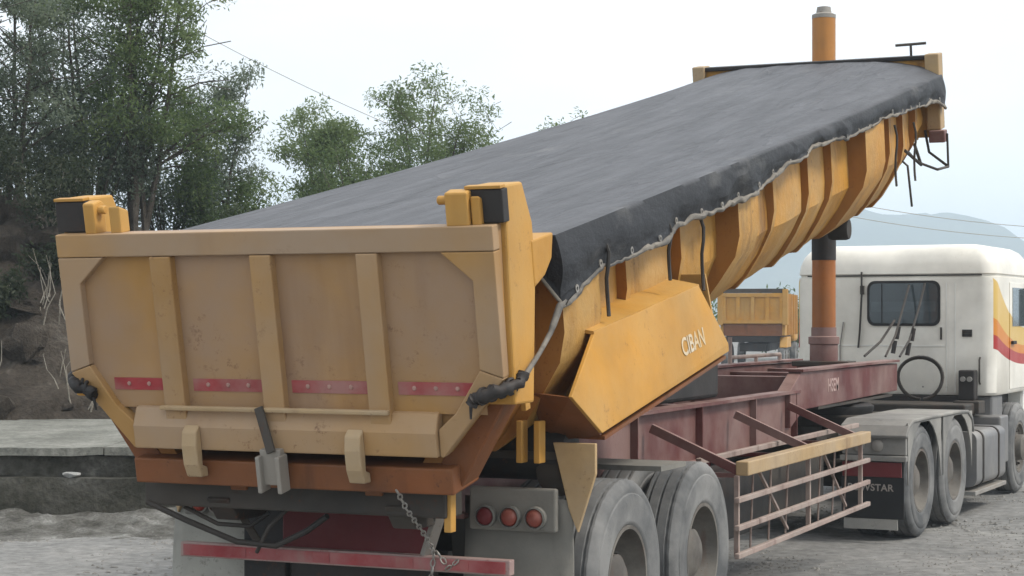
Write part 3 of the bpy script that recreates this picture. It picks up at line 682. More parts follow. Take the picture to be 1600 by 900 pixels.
# rear: hinge cross beam, dark gear, red rear panel
MB().box(-1.0, .80, .42, .62, 1.05, 1.19).build('rear_cross_beam', 'darksteel', TR, bevel=.012)
MB().box(-.46, .46, .95, 1.0, .78, 1.06).build('rear_panel', 'redframe', TR, bevel=.01)
MB().box(-.74, -.47, 1.0, 1.06, .30, 1.10).build('rear_side_panel', 'black', TR, bevel=.01)
MB().box(-.45, .45, 1.02, 1.06, .35, .775).build('rear_lower_panel', 'black', TR, bevel=.01)
MB().box(-.52, .52, .66, 1.02, 1.061, 1.10).build('rear_panel_cover', 'darksteel', TR, bevel=.01)
for sg in (-1, 1):
    MB().prism([(sg*.46, .40, 1.10), (sg*.46, .80, 1.28), (sg*.46, .80, .98), (sg*.46, .50, .98)], (sg*.14, 0, 0)).build('hinge_bracket', 'darksteel', TR, bevel=.01)
    MB().bar((sg*.62, .72, 1.04), (sg*.50, .80, .80), .06, .04).build('bumper_strut', 'galv' if sg > 0 else 'darksteel', TR, bevel=.005)
    MB().box(sg*.80-.02, sg*.80+.02, .44, .50, .98, 1.20).build('rub_plate', 'yellow', TR, bevel=.005) if sg > 0 else None
MB().tube([(-.9, .3, 1.08), (-.72, .4, .98), (-.5, .55, .86), (-.30, .62, .84), (-.1, .6, .93), (.05, .55, 1.02)], .016, 8).build('air_hose', 'hose', TR, smooth=50)
MB().tube([(-.80, .5, 1.04), (-.62, .55, .95), (-.45, .6, .94), (-.33, .6, 1.02)], .012, 8).build('air_hose', 'hose', TR, smooth=50)
MB().tube([(-.42, .62, .80), (-.30, .55, .95), (-.22, .6, 1.04)], .011, 8).build('air_hose', 'hose', TR, smooth=50)
MB().lathe([(.10, -.06), (.13, -.05), (.13, .05), (.10, .06)], 22, 'y', c=(1.10, 1.22, 1.24)).build('brake_chamber', 'darksteel', TR, smooth=35)
MB().lathe([(.13, -.32), (.15, -.28), (.15, .28), (.13, .32)], 20, 'x', c=(.80, 1.30, 1.33)).build('air_tank', 'black', TR, smooth=35)
MB().lathe([(.13, -.32), (.15, -.28), (.15, .28), (.13, .32)], 20, 'x', c=(-.80, 1.30, 1.33)).build('air_tank', 'black', TR, smooth=35)
# bumper
bp_ = MB().box(-1.0, 1.0, .76, .82, .732, .813).build('bumper', 'white_strip', TR, bevel=.006)
for a, b in ((-.975, .975),): MB().box(a, b, .752, .759, .742, .803).build('reflective_band', 'bumper_red', bp_)
for x in (-.62, -.1, .40, .72): MB().box(x-.05, x+.05, .748, .7515, .748, .797).build('scuffed_patch', 'red_strip' if x > 0 else 'bumper_red', bp_)
# mudflaps and lamp plates
def flap(x0, x1, y, z0, z1, mat):
    mb = MB(); nx, nz_ = 8, 14; vs_ = []
    for k in range(nz_+1):
        for i in range(nx+1):
            x = x0+(x1-x0)*i/nx; z = z0+(z1-z0)*k/nz_
            vs_.append((x, y-.05*(1-k/nz_)**2+.012*math.sin(x*14+k*.5), z))
    w = nx+1; mb.add(vs_, [(k*w+i, k*w+i+1, (k+1)*w+i+1, (k+1)*w+i) for k in range(nz_) for i in range(nx)])
    o = mb.build('mudflap', mat, TR, smooth=60); sdm = o.modifiers.new('thick', 'SOLIDIFY'); sdm.thickness = .012; return o
flap(-1.27, -.68, 1.12, .18, 1.16, 'flap'); flap(.58, 1.21, 1.12, .18, 1.10, 'flapdark')
for sg in (-1, 1):
    lp = MB(); xa, xb = (.64, 1.14) if sg > 0 else (-1.16, -.70)
    lp.box(xa, xb, 1.035, 1.08, .93, 1.16); plate = lp.build('lamp_plate', 'flapdark', TR, bevel=.012)
    xs = (.745, .885, 1.03) if sg > 0 else (-.80, -.92, -1.04)
    for i, x in enumerate(xs):
        MB().lathe([(.062, .0), (.062, -.035), (.052, -.038), (.052, -.02)], 20, 'y', c=(x, 1.034, 1.005)).build('lamp_ring', 'flapdark', plate, smooth=35)
        MB().lathe([(.050, -.012), (.046, -.032), (.03, -.042), (.001, -.046)], 20, 'y', c=(x, 1.034, 1.005)).build('lamp_lens', 'lens' if i else 'redframe', plate, smooth=50)
    MB().prism([(sg*1.10, 1.09, 1.40), (sg*1.34, 1.09, 1.40), (sg*1.34, 1.09, 1.24), (sg*1.24, 1.09, .93), (sg*1.19, 1.09, 1.05)], (0, .03, 0)).build('fender_bracket', 'cream', TR, bevel=.005)
    MB().box(min(sg*.6, sg*1.3), max(sg*.6, sg*1.3), 1.125, 1.155, 1.305, 1.345).build('flap_hanger', 'darksteel', TR)
    for q in (.0, .10): MB().box(sg*(.98+q)-.018, sg*(.98+q)+.018, .92, 1.0, 1.30, 1.52).build('guide_bar', 'yellow', TR, bevel=.006)
# chain hanging from the lip to the bumper
def chain_mb(pts, step=.034):
    mb = MB(); pts = [Vector(p) for p in pts]; L = []
    for a, b in zip(pts[:-1], pts[1:]):
        n_ = max(1, int((b-a).length/step)); L += [(a+(b-a)*i/n_, (b-a).normalized()) for i in range(n_)]
    for i, (p, d) in enumerate(L):
        sx_ = d.orthogonal().normalized(); sx_ = sx_ if i % 2 else d.cross(sx_)
        ring = [p+d*(.021*math.sin(a))+sx_*(.012*math.cos(a)) for a in [2*math.pi*q/8 for q in range(9)]]
        mb.tube(ring, .0045, 5, cap=False)
    return mb
chain_mb([(.66, .17, 1.20), (.645, .30, 1.10), (.625, .50, .98), (.60, .68, .86), (.575, .74, .82), (.56, .745, .70), (.58, .745, .63)]).build('safety_chain', 'chain', TR, smooth=50)
chain_mb([(.60, .745, .83), (.66, .742, .76), (.74, .745, .82)]).build('safety_chain', 'chain', TR, smooth=50)
# axles, springs, wheels
for y in (1.86, 3.22):
    MB().lathe([(.075, -1.0), (.075, 1.0)], 16, 'x', c=(0, y, .575)).build('axle', 'darksteel', TR, smooth=35)
    for sg in (-1, 1):
        sp = MB()
        for q in range(5): sp.box(sg*.55-.045, sg*.55+.045, y-.55+.08*q, y+.55-.08*q, .67+.018*q, .685+.018*q)
        sp.build('leaf_spring', 'darksteel', TR)
        wheel('wheel', TR, sg*1.25, y, .575, side=sg)
for sg in (-1, 1):
    for y in (1.25, 2.54, 3.83): MB().prism([(sg*.53-.06, y-.12, .985), (sg*.53-.06, y+.12, .985), (sg*.53-.06, y+.05, .68), (sg*.53-.06, y-.05, .68)], (.12, 0, 0)).build('spring_hanger', 'darksteel', TR, bevel=.008)
MB().box(.60, 1.28, 2.30, 2.75, 1.16, 1.19).build('mud_shelf', 'flapdark', TR)
# side guards
for sg in (-1, 1):
    MB().box(sg*1.25-.045, sg*1.25+.045, 4.02, 7.62, 1.0, 1.095).build('guard_beam', 'cream', TR, bevel=.008)
    MB().box(sg*.92-.02, sg*.92+.02, 4.10, 8.7, 1.06, 1.10).build('inner_rail', 'railsteel', TR, bevel=.005)
    for z in (.475, .66, .845):
        MB().box(sg*1.25-.018, sg*1.25+.018, 3.90, 7.72, z-.018, z+.018).build('guard_rail', 'railsteel', TR, bevel=.005)
    for y in (4.0, 5.85, 7.55):
        MB().box(sg*1.22-.016, sg*1.22+.016, y-.016, y+.016, .46, 1.0).build('guard_post', 'railsteel', TR)
    for y in (4.05, 6.0, 7.55):
        MB().bar((sg*.60, y, 1.30), (sg*1.22, y, 1.03), .045, .06).build('outrigger', 'maroon', TR)
        MB().bar((sg*.58, y, .99), (sg*1.2, y, 1.0), .04, .03).build('outrigger', 'maroon', TR)
    for y0, y1 in ((4.6, 5.4), (6.4, 7.2)): MB().bar((sg*1.20, y0, .98), (sg*1.18, y1, .50), .02, .02).build('guard_brace', 'railsteel', TR)
    MB().box(sg*.82-.18, sg*.82+.18, 4.2, 5.6, .50, .96).build('shade_tool_box', 'black', TR, bevel=.02)  # box enlarged and blackened to stand for shadow inside the guard
    MB().box(sg*.80-.16, sg*.80+.16, 5.75, 7.35, .56, .94).build('shade_tool_box', 'darksteel', TR, bevel=.02)  # second dark box added to fill the guard with shadow
    for y in (4.45, 4.9, 5.35, 6.3, 6.75, 7.15): MB().tube([(sg*1.20, y, .99), (sg*1.17, y+.03, .47)], .008, 6).build('guard_bar', 'railsteel', TR)
# hoist cylinder
cy = empty('hoist_cylinder', (0, 11.12, 1.55)); cy.parent = TR
MB().lathe([(.14, 0), (.145, .05), (.145, .22), (.16, .23), (.16, .30), (.13, .31), (.13, .40)], 28, 'z').build('base_stage', 'maroon', cy, smooth=35)
MB().lathe([(.122, .40), (.122, 1.10)], 28, 'z').build('outer_stage', 'orange', cy, smooth=35)
MB().lathe([(.126, 1.101), (.126, 1.62)], 28, 'z').build('collar', 'black', cy, smooth=35)
MB().lathe([(.122, 1.621), (.122, 3.62)], 28, 'z').build('inner_stage', 'ochre', cy, smooth=35)
MB().lathe([(.124, 3.621), (.124, 3.66), (.08, 3.68), (.07, 3.74), (.03, 3.75)], 28, 'z').build('cylinder_cap', 'galv', cy, smooth=35)
MB().box(-.3, .3, 10.95, 11.3, 1.545, 1.60).build('cylinder_seat', 'darksteel', TR, bevel=.01)

# ------------------------------------------------------------------ tarpaulin over the load
TP = empty('tarpaulin', (0, OY, OZ)); TP.rotation_euler = (TH, 0, 0)
tag(TP, 'black tarpaulin stretched over the raised dump body', 'tarpaulin')
HEM = [(.18, .9), (.40, .85), (.62, .775), (.80, .80), (1.35, .875), (2.28, .87), (2.45, .90), (3.2, .91), (4.2, .905), (5.1, 1.0), (6.25, 1.045), (6.9, 1.01), (7.7, 1.03), (8.6, 1.04), (9.6, 1.02), (10.65, 1.0), (11.02, .92)]
def lerp_tab(tab, s):
    if s <= tab[0][0]: return tab[0][1]
    for (a, va), (b, vb) in zip(tab[:-1], tab[1:]):
        if s <= b: return va+(vb-va)*(s-a)/(b-a)
    return tab[-1][1]
def top_t(x, s):
    q = x/1.275
    a = .0023-(.0010 if q < 0 else .0015)*q**4               # taut, bowed up along the middle towards the headboard
    wr = .012*fb(x*3.2, s*.28, 2, 1.0, 5)+.005*fb(x*1.2, s*1.6, 7, 1.0, 5)
    return 1.140+a*s*s+wr*sm((1.35-abs(x))/.3)
NXT, NSK = 46, 12; tv = []; SS = [.06+(LEN-.0-.06)*i/230 for i in range(231)]; hemline = {1: [], -1: []}
for s in SS:
    row = []
    wob = .028*fb(s*1.6, 5, 0, 1, 6)+.018*fb(s*6.5, 1, 0, 1, 4)
    tl = lerp_tab(HEM, s)+wob
    for sg in (-1, 1):
        pts = []
        te = top_t(sg*1.27, s)
        for k in range(1, NSK+1):
            q = k/NSK
            t = te+(tl+(.05 if sg < 0 else 0)-te)*q
            x = 1.275+.022*math.sin(math.pi*min(1, q*1.2))+.022*q*fb(s*2.6, q*1.5, 3+sg, 1, 3)+.018*q*math.sin(s*7.5+2*math.sin(s*1.9))
            if s < .64: x, t = 1.06, te-.03*q
            pts.append((sg*max(1.262, x) if s >= .64 else sg*x, s, t))
        if sg < 0: row = pts[::-1]
        else: right = pts
        hemline[sg].append(Vector(pts[-1]))
    hwx = 1.275 if s >= .64 else 1.06
    row += [(-hwx+2*hwx*i/NXT, s, top_t(-1.27+2.54*i/NXT, s)) for i in range(NXT+1)]
    row += right; tv += row
wT = 2*NSK+NXT+1; tm = MB(); tm.add(tv, [(j*wT+i, j*wT+i+1, (j+1)*wT+i+1, (j+1)*wT+i) for j in range(len(SS)-1) for i in range(wT-1)])
sheet = tm.build('sheet', 'tarp', TP, smooth=70)
sm_ = sheet.modifiers.new('thick', 'SOLIDIFY'); sm_.thickness = .006; sm_.offset = 1
for sg in (-1, 1):
    hl_ = [p+Vector((sg*.006, 0, .004)) for p in hemline[sg][12:]]
    MB().tube(hl_, [max(.006, .016+.014*nz(p.y, 3, 0, 2.2)+.008*nz(p.y, 9, 0, 9)) for p in hl_], 6).build('hem', 'hem', TP, smooth=60)
    for q in range(8, 230, 9):
        p = hemline[sg][q]; MB().lathe([(.022, 0), (.022, .008), (.011, .008), (.011, 0)], 10, 'x', c=(p.x+sg*.004, p.y, p.z+.035)).build('eyelet', 'galv', TP, smooth=40)
    # gathered corner pulled down to the tailgate and knotted
    g0 = Vector((sg*1.285, .655, .785)); g1 = Vector((sg*1.31, .30, .62)); g2 = Vector((sg*1.30, .06, .52)); g3 = Vector((sg*1.22, -.05, .50)); g4 = Vector((sg*1.12, -.055, .47))
    MB().tube([g0+Vector((0, .08, .02)), g0, g0.lerp(g1, .35)+Vector((0, 0, -.015)), (g0+g1)/2+Vector((0, 0, -.02)), g1, g2], [.016, .020, .018, .014, .012, .014], 8).build('gathered_corner', 'hem', TP, smooth=60)
    kn = MB(); rg = random.Random(5+sg); path = [g2+Vector((0, .05, .04)), g2, g3, g4, g4+Vector((-sg*.03, -.005, -.025))]
    pp = []
    for a_, b_ in zip(path[:-1], path[1:]): pp += [a_.lerp(b_, q/6) for q in range(6)]
    pp.append(path[-1])
    kn.tube([p+Vector((rg.uniform(-.006, .006), 0, rg.uniform(-.008, .008))) for p in pp], [.022+.014*abs(nz(i_, sg, 0, .45))+rg.uniform(0, .008) for i_ in range(len(pp))], 9)
    for q in range(4):
        c = g2.lerp(g4, .2+.22*q); kn.tube([c+Vector((sg*.036*math.cos(a)*.4, .036*math.cos(a), .038*math.sin(a))) for a in [2*math.pi*j_/10 for j_ in range(11)]], .009, 6)
    kn.tube([g4, g4+Vector((-sg*.03, -.01, -.04)), g4+Vector((-sg*.035, -.01, -.10))], [.012, .010, .006], 6); kn.build('knot', 'black', TP, smooth=60)

# ------------------------------------------------------------------ tractor unit
TU = empty('tractor_unit', (.14, 9.62, 0), R(-3))
tag(TU, 'white tractor unit with yellow, orange and red flank stripes, coupled to the trailer', 'truck')
HW = 1.17
def rr(hx, y0, y1, z, r, n=7, inset=0):
    hx -= inset; y0 += inset; y1 -= inset; pts = []
    for cx_, cy_, a0 in ((hx-r, y1-r, 0), (-hx+r, y1-r, 90), (-hx+r, y0+r, 180), (hx-r, y0+r, 270)):
        for k in range(n+1):
            a = R(a0+90*k/n); pts.append((cx_+r*math.cos(a), cy_+r*math.sin(a), z))
    return pts
cabE = empty('cab', (-.12, 3.82, 0)); cabE.parent = TU
cb = MB(); rings = []
for z, ins in ((1.17, .02), (1.20, 0), (1.7, 0), (2.1, 0), (2.46, 0), (2.515, .005), (2.525, .022), (2.545, .022), (2.555, .005), (2.66, .02), (2.76, .055), (2.83, .11), (2.875, .19), (2.895, .30), (2.90, .45)):
    rings.append(rr(HW, 0, 2.05, z, .16, inset=ins))
cb.loft(rings); cb.build('cab_shell', 'cab', cabE, smooth=38)
# rear window
def rounded(x0, x1, z0, z1, r, n=5):
    pts = []
    for cx_, cz_, a0 in ((x1-r, z1-r, 0), (x0+r, z1-r, 90), (x0+r, z0+r, 180), (x1-r, z0+r, 270)):
        for k in range(n+1): a = R(a0+90*k/n); pts.append((cx_+r*math.cos(a), cz_+r*math.sin(a)))
    return pts
WX0, WX1, WZ0, WZ1 = -.27, .52, 1.985, 2.445
MB().prism([(x, -.012, z) for x, z in rounded(WX0-.03, WX1+.03, WZ0-.03, WZ1+.03, .09)], (0, .02, 0)).build('window_seal', 'blackrubber', cabE)
MB().prism([(x, -.018, z) for x, z in rounded(WX0, WX1, WZ0, WZ1, .075)], (0, .005, 0)).build('rear_window', M['glass'], cabE)
MB().box(-.25, .50, -.0129, -.0122, 2.12, 2.235).build('window_reflection', 'tank', cabE)  # pale strip standing for a reflection across the rear glass
vb = MB(); vb.box(.80, .91, -.012, .0, 1.835, 1.915); vb.build('vent', 'blackrubber', cabE)
for q in range(3): MB().box(.805, .905, -.018, -.0125, 1.845+.024*q, 1.855+.024*q).build('vent_slat', 'darksteel', cabE)
MB().box(-1.0, .60, -.006, .004, 1.72, 1.735).build('panel_seam', 'white', cabE)
MB().box(-1.02, 1.02, -.0025, .004, 2.528, 2.542).build('roof_gap', 'blackrubber', cabE)
for x in (-.95, 1.0): MB().tube([(x, -.002, 1.30), (x, -.035, 1.33), (x, -.035, 1.57), (x, -.002, 1.60)], .010, 6).build('grab_handle', 'darksteel', cabE, smooth=50)
for x in (-.7, -.45, .0, .35, .62, .95): MB().lathe([(.011, 0), (.009, -.006), (.001, -.007)], 8, 'y', c=(x, -.001, 1.26)).build('bolt', 'galv', cabE)
MB().box(.55, .57, -.018, -.002, 1.80, 1.94).build('window_catch', 'darksteel', cabE, bevel=.003)
MB().box(-.13, -.118, -.0215, -.0185, 1.99, 2.44).build('window_divider', 'blackrubber', cabE)
for x in (.62, .72): MB().box(x-.006, x+.006, -.008, .004, 1.2, 2.45).build('panel_seam', 'white', cabE)
MB().tube([(-.40, -.03, 1.70), (-.38, -.035, 1.9), (-.36, -.03, 2.30), (-.36, -.03, 2.58)], .012, 6).build('aerial_cable', 'hose', cabE, smooth=50)
MB().box(-.375, -.335, -.045, -.002, 2.32, 2.42).build('aerial_clip', 'darksteel', cabE)
MB().tube([(-.62, -.02, 1.2), (-.62, -.02, 1.72), (-.58, -.02, 2.0)], .008, 6).build('aerial_cable', 'galv', cabE, smooth=50)
for sg in (-1, 1):
    d = MB(); d.prism([(sg*1.171, y, z) for y, z in ((.75, 1.22), (1.92, 1.22), (1.92, 2.05), (1.80, 2.46), (.75, 2.46))], (sg*.006, 0, 0)); d.build('door', 'cab', cabE, bevel=.004)
    MB().prism([(sg*1.178, y, z) for y, z in ((.88, 1.95), (1.85, 1.95), (1.75, 2.40), (.88, 2.40))], (sg*.004, 0, 0)).build('door_window', M['glass'], cabE)
    MB().box(min(sg*1.18, sg*1.21), max(sg*1.18, sg*1.21), .80, .98, 1.74, 1.78).build('door_handle', 'blackrubber', cabE, bevel=.006)
    MB().box(min(sg*1.25, sg*1.35), max(sg*1.25, sg*1.35), 2.02, 2.10, 1.9, 2.4).build('mirror', 'blackrubber', cabE, bevel=.02)
    MB().tube([(sg*1.17, 2.0, 2.42), (sg*1.30, 2.08, 2.44), (sg*1.30, 2.06, 2.38)], .012, 6).build('mirror_arm', 'darksteel', cabE)
    MB().box(min(sg*.85, sg*1.12), max(sg*.85, sg*1.12), .10, .62, .62, 1.165).build('wheel_arch', 'tank', cabE, bevel=.03)
MB().box(-1.1, 1.1, 1.9, 2.10, .45, 1.165).build('front_bumper', 'white', cabE, bevel=.04)
MB().prism([(-1.0, 2.052, 1.95), (1.0, 2.052, 1.95), (.95, 2.03, 2.5), (-.95, 2.03, 2.5)], (0, .01, 0)).build('windscreen', M['glass'], cabE)
# chassis, deck and gear behind the cab
for sg in (-1, 1): MB().box(sg*.42-.04, sg*.42+.04, -.9, 5.7, .72, .98).build('chassis_rail', 'darksteel', TU, bevel=.01)
MB().box(-.9, .9, 3.0, 3.7, .98, 1.10).build('rear_deck', 'darksteel', TU, bevel=.02)
MB().box(-.8, .8, 3.72, 5.7, .95, 1.16).build('cab_underside', 'black', TU)
MB().lathe([(.50, -.05), (.52, 0), (.52, .03), (.48, .05)], 28, 'z', c=(0, .7, 1.15)).build('fifth_wheel', 'black', TU, smooth=35)
MB().box(-.55, .55, .2, 1.2, .985, 1.10).build('fifth_wheel_base', 'darksteel', TU, bevel=.02)
for y in (-.55, 2.0, 2.8): MB().box(-.9, .9, y-.04, y+.04, .86, .94).build('chassis_cross_member', 'darksteel', TU)
MB().box(.68, .86, 3.62, 3.80, 1.12, 1.46).build('valve_box', 'black', TU, bevel=.015)
for q in range(2): MB().lathe([(.03, 0), (.03, -.03)], 10, 'y', c=(.735+.075*q, 3.618, 1.36)).build('coupling', 'galv', TU, smooth=35)
MB().box(.66, .95, 3.45, 3.75, .98, 1.12).build('valve_bracket', 'darksteel', TU, bevel=.01)
loop = [(.33+.25*math.cos(a), 3.30+.03*math.sin(a*2), 1.37+.235*math.sin(a)) for a in [R(-80+350*k/30) for k in range(31)]]
MB().tube(loop, .020, 8).build('coiled_air_line', 'hose', TU, smooth=50)
loop2 = [(x+.02, y-.05, z*1.0+.012) for x, y, z in loop]
MB().tube(loop2[3:], .014, 8).build('coiled_air_line', 'hose', TU, smooth=50)
for pts in ([(.02, 3.0, 1.62), (.05, 3.3, 1.85), (.08, 3.55, 2.2), (.09, 3.74, 2.42)], [(.18, 3.0, 1.62), (.21, 3.3, 1.80), (.25, 3.6, 2.2), (.27, 3.75, 2.44)], [(-.22, 3.0, 1.62), (-.12, 3.3, 1.78), (-.04, 3.6, 2.02)]):
    MB().tube(pts, .014, 6).build('air_line', 'hose', TU, smooth=50)
for (x, z) in ((.045, 1.88), (.22, 1.86), (.03, 1.72), (.195, 1.70)): MB().tube([(x, 3.2+(z-1.6)*.6, z-.07), (x+.02, 3.22+(z-1.6)*.6, z+.07)], .026, 8).build('line_sleeve', 'black', TU, smooth=50)
# drive wheels, guards, flaps
for sg in (-1, 1):
    for y in (0, 1.32): wheel('wheel', TU, sg*1.20, y, .525, Ro=.525, w=.27, ri=.28, side=sg)
    wheel('wheel', TU, sg*1.10, 4.95, .525, Ro=.525, w=.29, ri=.28, side=sg, dual=False, dish=.06)
    x0, x1 = sorted((sg*.60, sg*1.24))
    mg = MB(); prof = [(-.72, .98), (-.62, 1.07), (-.45, 1.12), (.0, 1.125), (1.3, 1.125), (1.72, 1.11), (1.90, 1.04), (1.98, .9)]
    pr2 = [(y, z-.03) for y, z in prof[::-1]]; pr2 = [(y*.985+.01, z) for y, z in pr2]
    mg.prism([(x0, y, z) for y, z in prof+pr2], (x1-x0, 0, 0)); mg.build('mudguard', 'greyguard', TU, bevel=.01)
    for y0, y1 in ((-.62, .62), (.70, 1.92)):
        sk = MB(); k = 12; ring = []
        yc = (y0+y1)/2; hw2 = (y1-y0)/2
        arc = [(yc+.60*math.cos(a), .525+.575*math.sin(a)) for a in [R(180-180*q/k) for q in range(k+1)]]
        top = [(y0+(y1-y0)*q/k, 1.094) for q in range(k+1)]
        vs_ = [(sg*1.225, y, min(z, 1.08)) for y, z in arc]+[(sg*1.225, y, z) for y, z in top]
        sk.add(vs_, [(q, q+1, k+2+q, k+1+q) for q in range(k)])
        vv = MB(); 
        o = sk.build('mudguard_skirt', 'greyguard', TU); so = o.modifiers.new('thick', 'SOLIDIFY'); so.thickness = .012
    MB().box(x0+.02, x1-.02, -.66, -.62, .80, .97).build('lamp_board', 'greyguard', TU, bevel=.01)
    for q in (.18, .36): MB().lathe([(.055, 0), (.055, -.02), (.03, -.035), (.001, -.038)], 16, 'y', c=(x0+q, -.661, .885)).build('tail_lamp', 'galv', TU, smooth=40)
    MB().box(x0+.01, x1-.01, -.70, -.63, .745, .795).build('lamp_shelf', 'greyguard', TU, bevel=.008)
    MB().box(x0+.03, x1-.06, -.675, -.655, .60, .735).build('reflector_panel', 'redframe', TU, bevel=.004)
    fo = MB().box(x0+.02, x1-.04, -.665, -.65, .22, .598).build('mudflap', 'blackrubber', TU)
    if sg > 0: text_mesh('lettering', 'POWSTAR', .088, 'greylettering', TU, Matrix.Translation(((x0+x1)/2-.03, -.668, .50)) @ Matrix.Rotation(R(90), 4, 'X'), spacing=1.05)
    MB().box(x0+.04, x1-.10, -.66, -.645, .12, .215).build('flap_weight', 'greyguard', TU)
    tk = MB(); tk.loft([[(sg*(.72+.5*0)+sg*px, y, z) for px, z in rounded(0, .50, .28, .86, .09)] for y in (2.15, 3.55)]); tk.build('fuel_tank', 'tank', TU, smooth=40)
    for y in (2.45, 3.2): MB().loft([[(sg*.715+sg*px, y+dy, z) for px, z in rounded(0, .515, .272, .868, .095)] for dy in (-.025, .025)]).build('tank_band', 'darksteel', TU)
    MB().box(min(sg*.75, sg*1.22), max(sg*.75, sg*1.22), 2.1, 3.6, .20, .245).build('tank_step', 'galv', TU, bevel=.006)
    MB().box(min(sg*.80, sg*1.15), max(sg*.80, sg*1.15), 3.62, 4.05, .42, .95).build('battery_box', 'tank', TU, bevel=.02)
for y in (0, 1.32): MB().lathe([(.09, -.95), (.09, .95)], 14, 'x', c=(0, y, .525)).build('axle', 'darksteel', TU, smooth=35)
MB().lathe([(.07, -.9), (.07, .9)], 14, 'x', c=(0, 4.95, .525)).build('axle', 'darksteel', TU, smooth=35)

# ------------------------------------------------------------------ dump truck parked far beyond
DT = empty('dump_truck', (-15.1, 59.8, 0), R(11))
tag(DT, 'small far-off yellow dump truck seen between the raised body and the white cab', 'truck')
b = MB(); b.box(-1.22, 1.22, 0, 5.6, 1.35, 2.95); dbody = b.build('dump_body', 'yellow', DT, bevel=.02)
dt = MB(); dt.box(-1.15, 1.15, -.06, -.002, 1.85, 2.92); dtail = dt.build('tailgate', 'yellow', DT, bevel=.01)
for x in (-1.08, -.55, 0, .55, 1.08): MB().box(x-.07, x+.07, -.12, -.061, 1.90, 2.86).build('upright', 'yellow', dtail)
for z in (1.88, 2.88): MB().box(-1.16, 1.16, -.13, -.0615, z-.07, z+.07).build('cross_bar', 'yellow', dtail)
MB().box(-1.1, 1.1, -.05, -.003, 1.34, 1.78).build('rear_apron', 'rustpaint', DT)
for sg in (-1, 1):
    MB().box(sg*1.22-.10, sg*1.22+.10, -.14, .10, 1.75, 3.1).build('corner_post', 'yellow', DT, bevel=.01)
    for s in (.8, 1.7, 2.6, 3.5, 4.4, 5.3): MB().box(min(sg*1.221, sg*1.30), max(sg*1.221, sg*1.30), s-.08, s+.08, 1.36, 2.94).build('side_rib', 'yellow', dbody)
    MB().prism([(sg*1.0, .2, 1.30), (sg*1.0, 1.9, 1.30), (sg*1.0, 2.1, .9), (sg*1.0, .0, .9)], (sg*.28, 0, 0)).build('fender', 'yellow', DT, bevel=.02)
    for y in (.4, 1.7, 6.4): wheel('wheel', DT, sg*1.2, y, .52, Ro=.52, w=.27, ri=.28, side=sg, dual=False, dish=.08)
MB().box(-1.2, 1.2, -.02, .3, 2.96, 3.12).build('top_board', 'darksteel', DT)
MB().box(-.5, .5, .1, 7.4, .75, 1.05).build('chassis', 'black', DT)
MB().box(-1.0, 1.0, .0, 5.4, 1.10, 1.34).build('body_frame', 'black', DT)
MB().box(-1.15, 1.15, 5.9, 7.6, 1.06, 2.9).build('cab', 'yellow', DT, bevel=.12)
MB().box(-.9, .9, 5.87, 5.899, 2.05, 2.6).build('cab_window', M['glass'], DT)

# ------------------------------------------------------------------ trees and plants
def leaves_mesh(name, centers, radii, counts, tints, size, mat, parent=None, rngs=0, droop=.35, wfac=.32):
    rs = np.random.RandomState(rngs); P0 = []; T = []
    for c, r, n_, t in zip(centers, radii, counts, tints):
        d = rs.normal(size=(n_, 3)); d /= np.linalg.norm(d, axis=1)[:, None]+1e-9
        q = d*(rs.uniform(0, 1, (n_, 1))**.45)*np.array(r)
        P0.append(q+np.array(c)); T.append(np.clip(t+rs.normal(0, .13, n_), 0, 1))
    P0 = np.concatenate(P0); T = np.concatenate(T); n_ = len(P0)
    ax = rs.normal(size=(n_, 3)); ax[:, 2] -= droop; ax /= np.linalg.norm(ax, axis=1)[:, None]
    sd_ = np.cross(ax, rs.normal(size=(n_, 3))); sd_ /= np.linalg.norm(sd_, axis=1)[:, None]
    L_ = size*rs.uniform(.6, 1.3, (n_, 1)); a = P0; b = P0+ax*L_*.45+sd_*L_*wfac*.5; c = P0+ax*L_; d = P0+ax*L_*.45-sd_*L_*wfac*.5
    nrm = np.cross(ax, sd_); b += nrm*L_*.06; d += nrm*L_*.06
    V = np.stack([a, b, c, d], 1).reshape(-1, 3); 
    me = bpy.data.meshes.new(name); me.vertices.add(4*n_); me.vertices.foreach_set('co', V.astype(np.float32).ravel())
    me.loops.add(4*n_); me.loops.foreach_set('vertex_index', np.arange(4*n_, dtype=np.int32))
    me.polygons.add(n_); me.polygons.foreach_set('loop_start', np.arange(0, 4*n_, 4, dtype=np.int32))
    me.update(calc_edges=True)
    at = me.attributes.new('tint', 'FLOAT', 'FACE'); at.data.foreach_set('value', T.astype(np.float32))
    me.materials.append(M[mat]); o = bpy.data.objects.new(name, me); COL.objects.link(o)
    if parent: o.parent = parent
    return o
